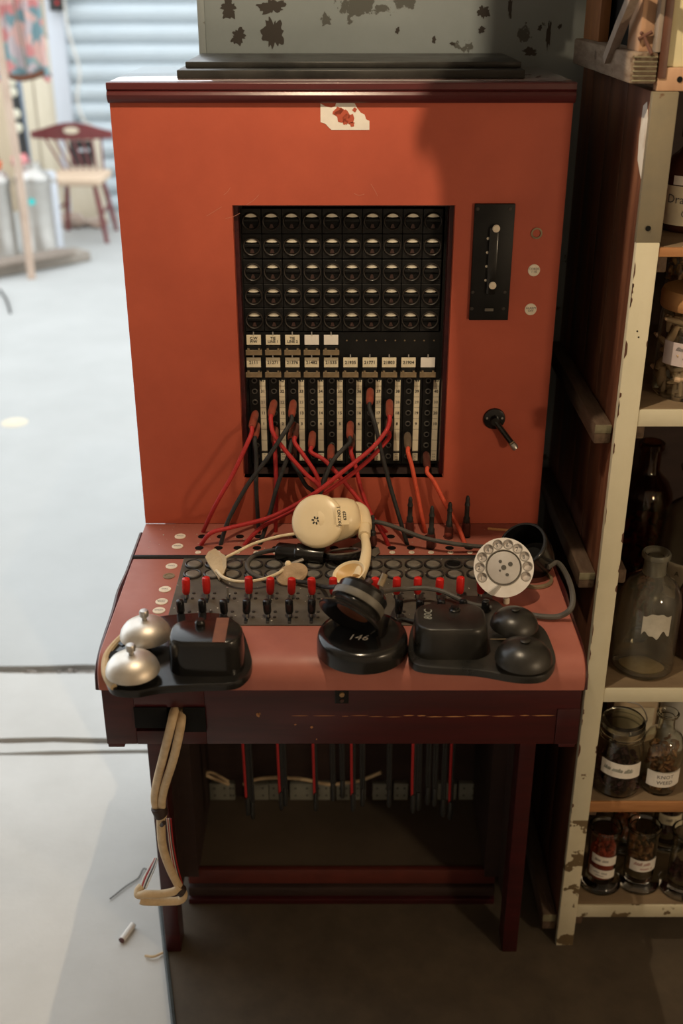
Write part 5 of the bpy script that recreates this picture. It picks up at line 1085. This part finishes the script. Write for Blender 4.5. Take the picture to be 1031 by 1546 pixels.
t = jar_at('pale_jar', 1024, 1128, 4, 'pale stoneware jar with domed lid behind the flask', 'jar', dy=.02); r = .036
G().lathe([(0, 0), (r, 0), (r, .105), (r*.9, .115), (0, .115)], 32).build('body', 'porcelain', t); G().lathe([(0, .115), (r*1.02, .115), (r*1.02, .122), (r*.7, .138), (r*.2, .143), (r*.2, .150), (0, .152)], 32).build('lid', 'porcelain', t)
# -- shelf 5: display jars with flared glass feet
def foot_jar(px, py, label, R, fill, fm, labels, h=.118, seed=1, powder=False, dy=0):
    t = jar_at('display_jar', px, py, 5, label, 'jar', 'footed glass display jars', dy)
    glass([(0, .004), (R*1.35, 0), (R*1.5, .002), (R*1.5, .006), (R*1.3, .011), (R*1.02, .016), (R, .022), (R, h-.010), (R*.98, h-.004), (R*1.12, h-.001), (R*1.14, h+.004), (R*1.05, h+.006)], .0018, t, 'glass_clear', zin=.024)
    if powder: G().lathe([(0, .024), (R*.88, .024), (R*.88, fill), (R*.5, fill+.004), (0, fill+.002)], 28).build('powder', fm, t); bits(t, 60, R*.75, fill, fill+.012, .006, fm, seed)
    else: bits(t, 110, R*.78, .026, fill, .007, fm, seed)
    for (z0, z1, a0, a1, m, tx, tl) in labels: wrap(t, R, z0, z1, a0, a1, m, tx, tl)
    return t
foot_jar(904, 1330, 'footed glass jar of red powder with two white labels', .0245, .075, 'powder_red', [(.058, .076, -1.0, .85, 'paper_white', [(31, -.004, .0, (.026, .007), 'ink')], -.12), (.030, .047, -1.1, .85, 'paper_white', [(32, -.004, .002, (.024, .005), 'ink_grey'), (33, -.004, -.004, (.018, .003), 'ink_grey')], -.12)], powder=True, seed=21)
foot_jar(961, 1328, 'footed glass jar of brown seed heads with one red-inked label', .0255, .085, 'flower_tan', [(.042, .066, -.95, 1.0, 'paper_white', [(41, -.002, .004, (.032, .008), 'ink_red'), (42, .004, -.006, (.022, .005), 'ink_red')], .02)], seed=22)
foot_jar(1028, 1338, 'footed glass jar of dark liquid cut off at the right edge', .0265, .05, 'petal_dark', [(.050, .075, .35, 1.3, 'paper_white', [], 0)], seed=23)
foot_jar(938, 1275, 'footed glass jar of orange spice standing in the second row', .0215, .085, 'spice_orange', [], seed=24)
foot_jar(1002, 1270, 'footed glass jar of dark herb with cream label in the second row', .0235, .07, 'petal_dark', [(.058, .078, -1.0, .9, 'paper_cream', [(51, 0, 0, (.02, .006), 'ink_grey')], 0)], seed=25)

# ================================================================== LAMP ABOVE, ADDED FILL BULB AND ADDED BOARD THAT SHADES THE PANEL
def pendant(loc, label, watt, colr, soft):
    LP = thing('unseen_bulb', loc, label, 'lamp', 'warm pendant bulbs above the room')
    G().tube([(0, 0, .075), (0, 0, 2.92-loc.z)], .003, 8, 1, False).build('flex', 'cord_black', LP); G().lathe([(0, .04), (.016, .04), (.018, .045), (.018, .07), (.01, .078), (0, .078)], 16).build('socket', 'bakelite', LP)
    G().lathe([(.013, .040), (.015, .030), (.026, .005), (.0, .005), (0, .04)], 20).build('bulb_neck', 'porcelain', LP)
    ld = bpy.data.lights.new('bulb_light', 'POINT'); ld.energy = watt; ld.color = colr; ld.shadow_soft_size = soft
    lo_ = bpy.data.objects.new('bulb_light', ld); COL.objects.link(lo_); lo_.parent = LP; lo_.location = (0, 0, -.01-soft)
pendant(LAMP, 'bare warm bulb hanging from the ceiling above the keyshelf', LAMP_W, LAMP_C, .005)
pendant(FILL_LAMP, 'added unseen bulb at the right that supplies warm fill light', FILL_LAMP_W, FILL_LAMP_C, .07)
# added board above the frame, outline traced back from the wanted panel shadow
YO = -.33; lpos = LAMP+Vector((0, 0, -.01))
def shade(px, py):
    P = on_y(px, py, 0); t = (YO-lpos.y)/(P.y-lpos.y); q = lpos+(P-lpos)*t; return (q.x, q.z)
left = [shade(*q) for q in ((655, 150), (627, 237), (664, 218), (652, 250), (667, 272), (668, 330), (690, 560), (692, 800))]
ztop = 2.92; zbot = left[-1][1]-.03
outl = [(left[0][0]-.002, ztop)] + left + [(left[-1][0], zbot), (left[-1][0]+.075, zbot), (left[-1][0]+.08, ztop)]
hb_ = thing('shadow_board', ((left[0][0]+.03), YO, zbot), 'added unseen board shaped to cast the jagged panel shadow', 'timber')
G().prism([(x-hb_.location.x, z-zbot) for x, z in outl], -.004, .004, RX90).build('board', 'rail_wood', hb_)
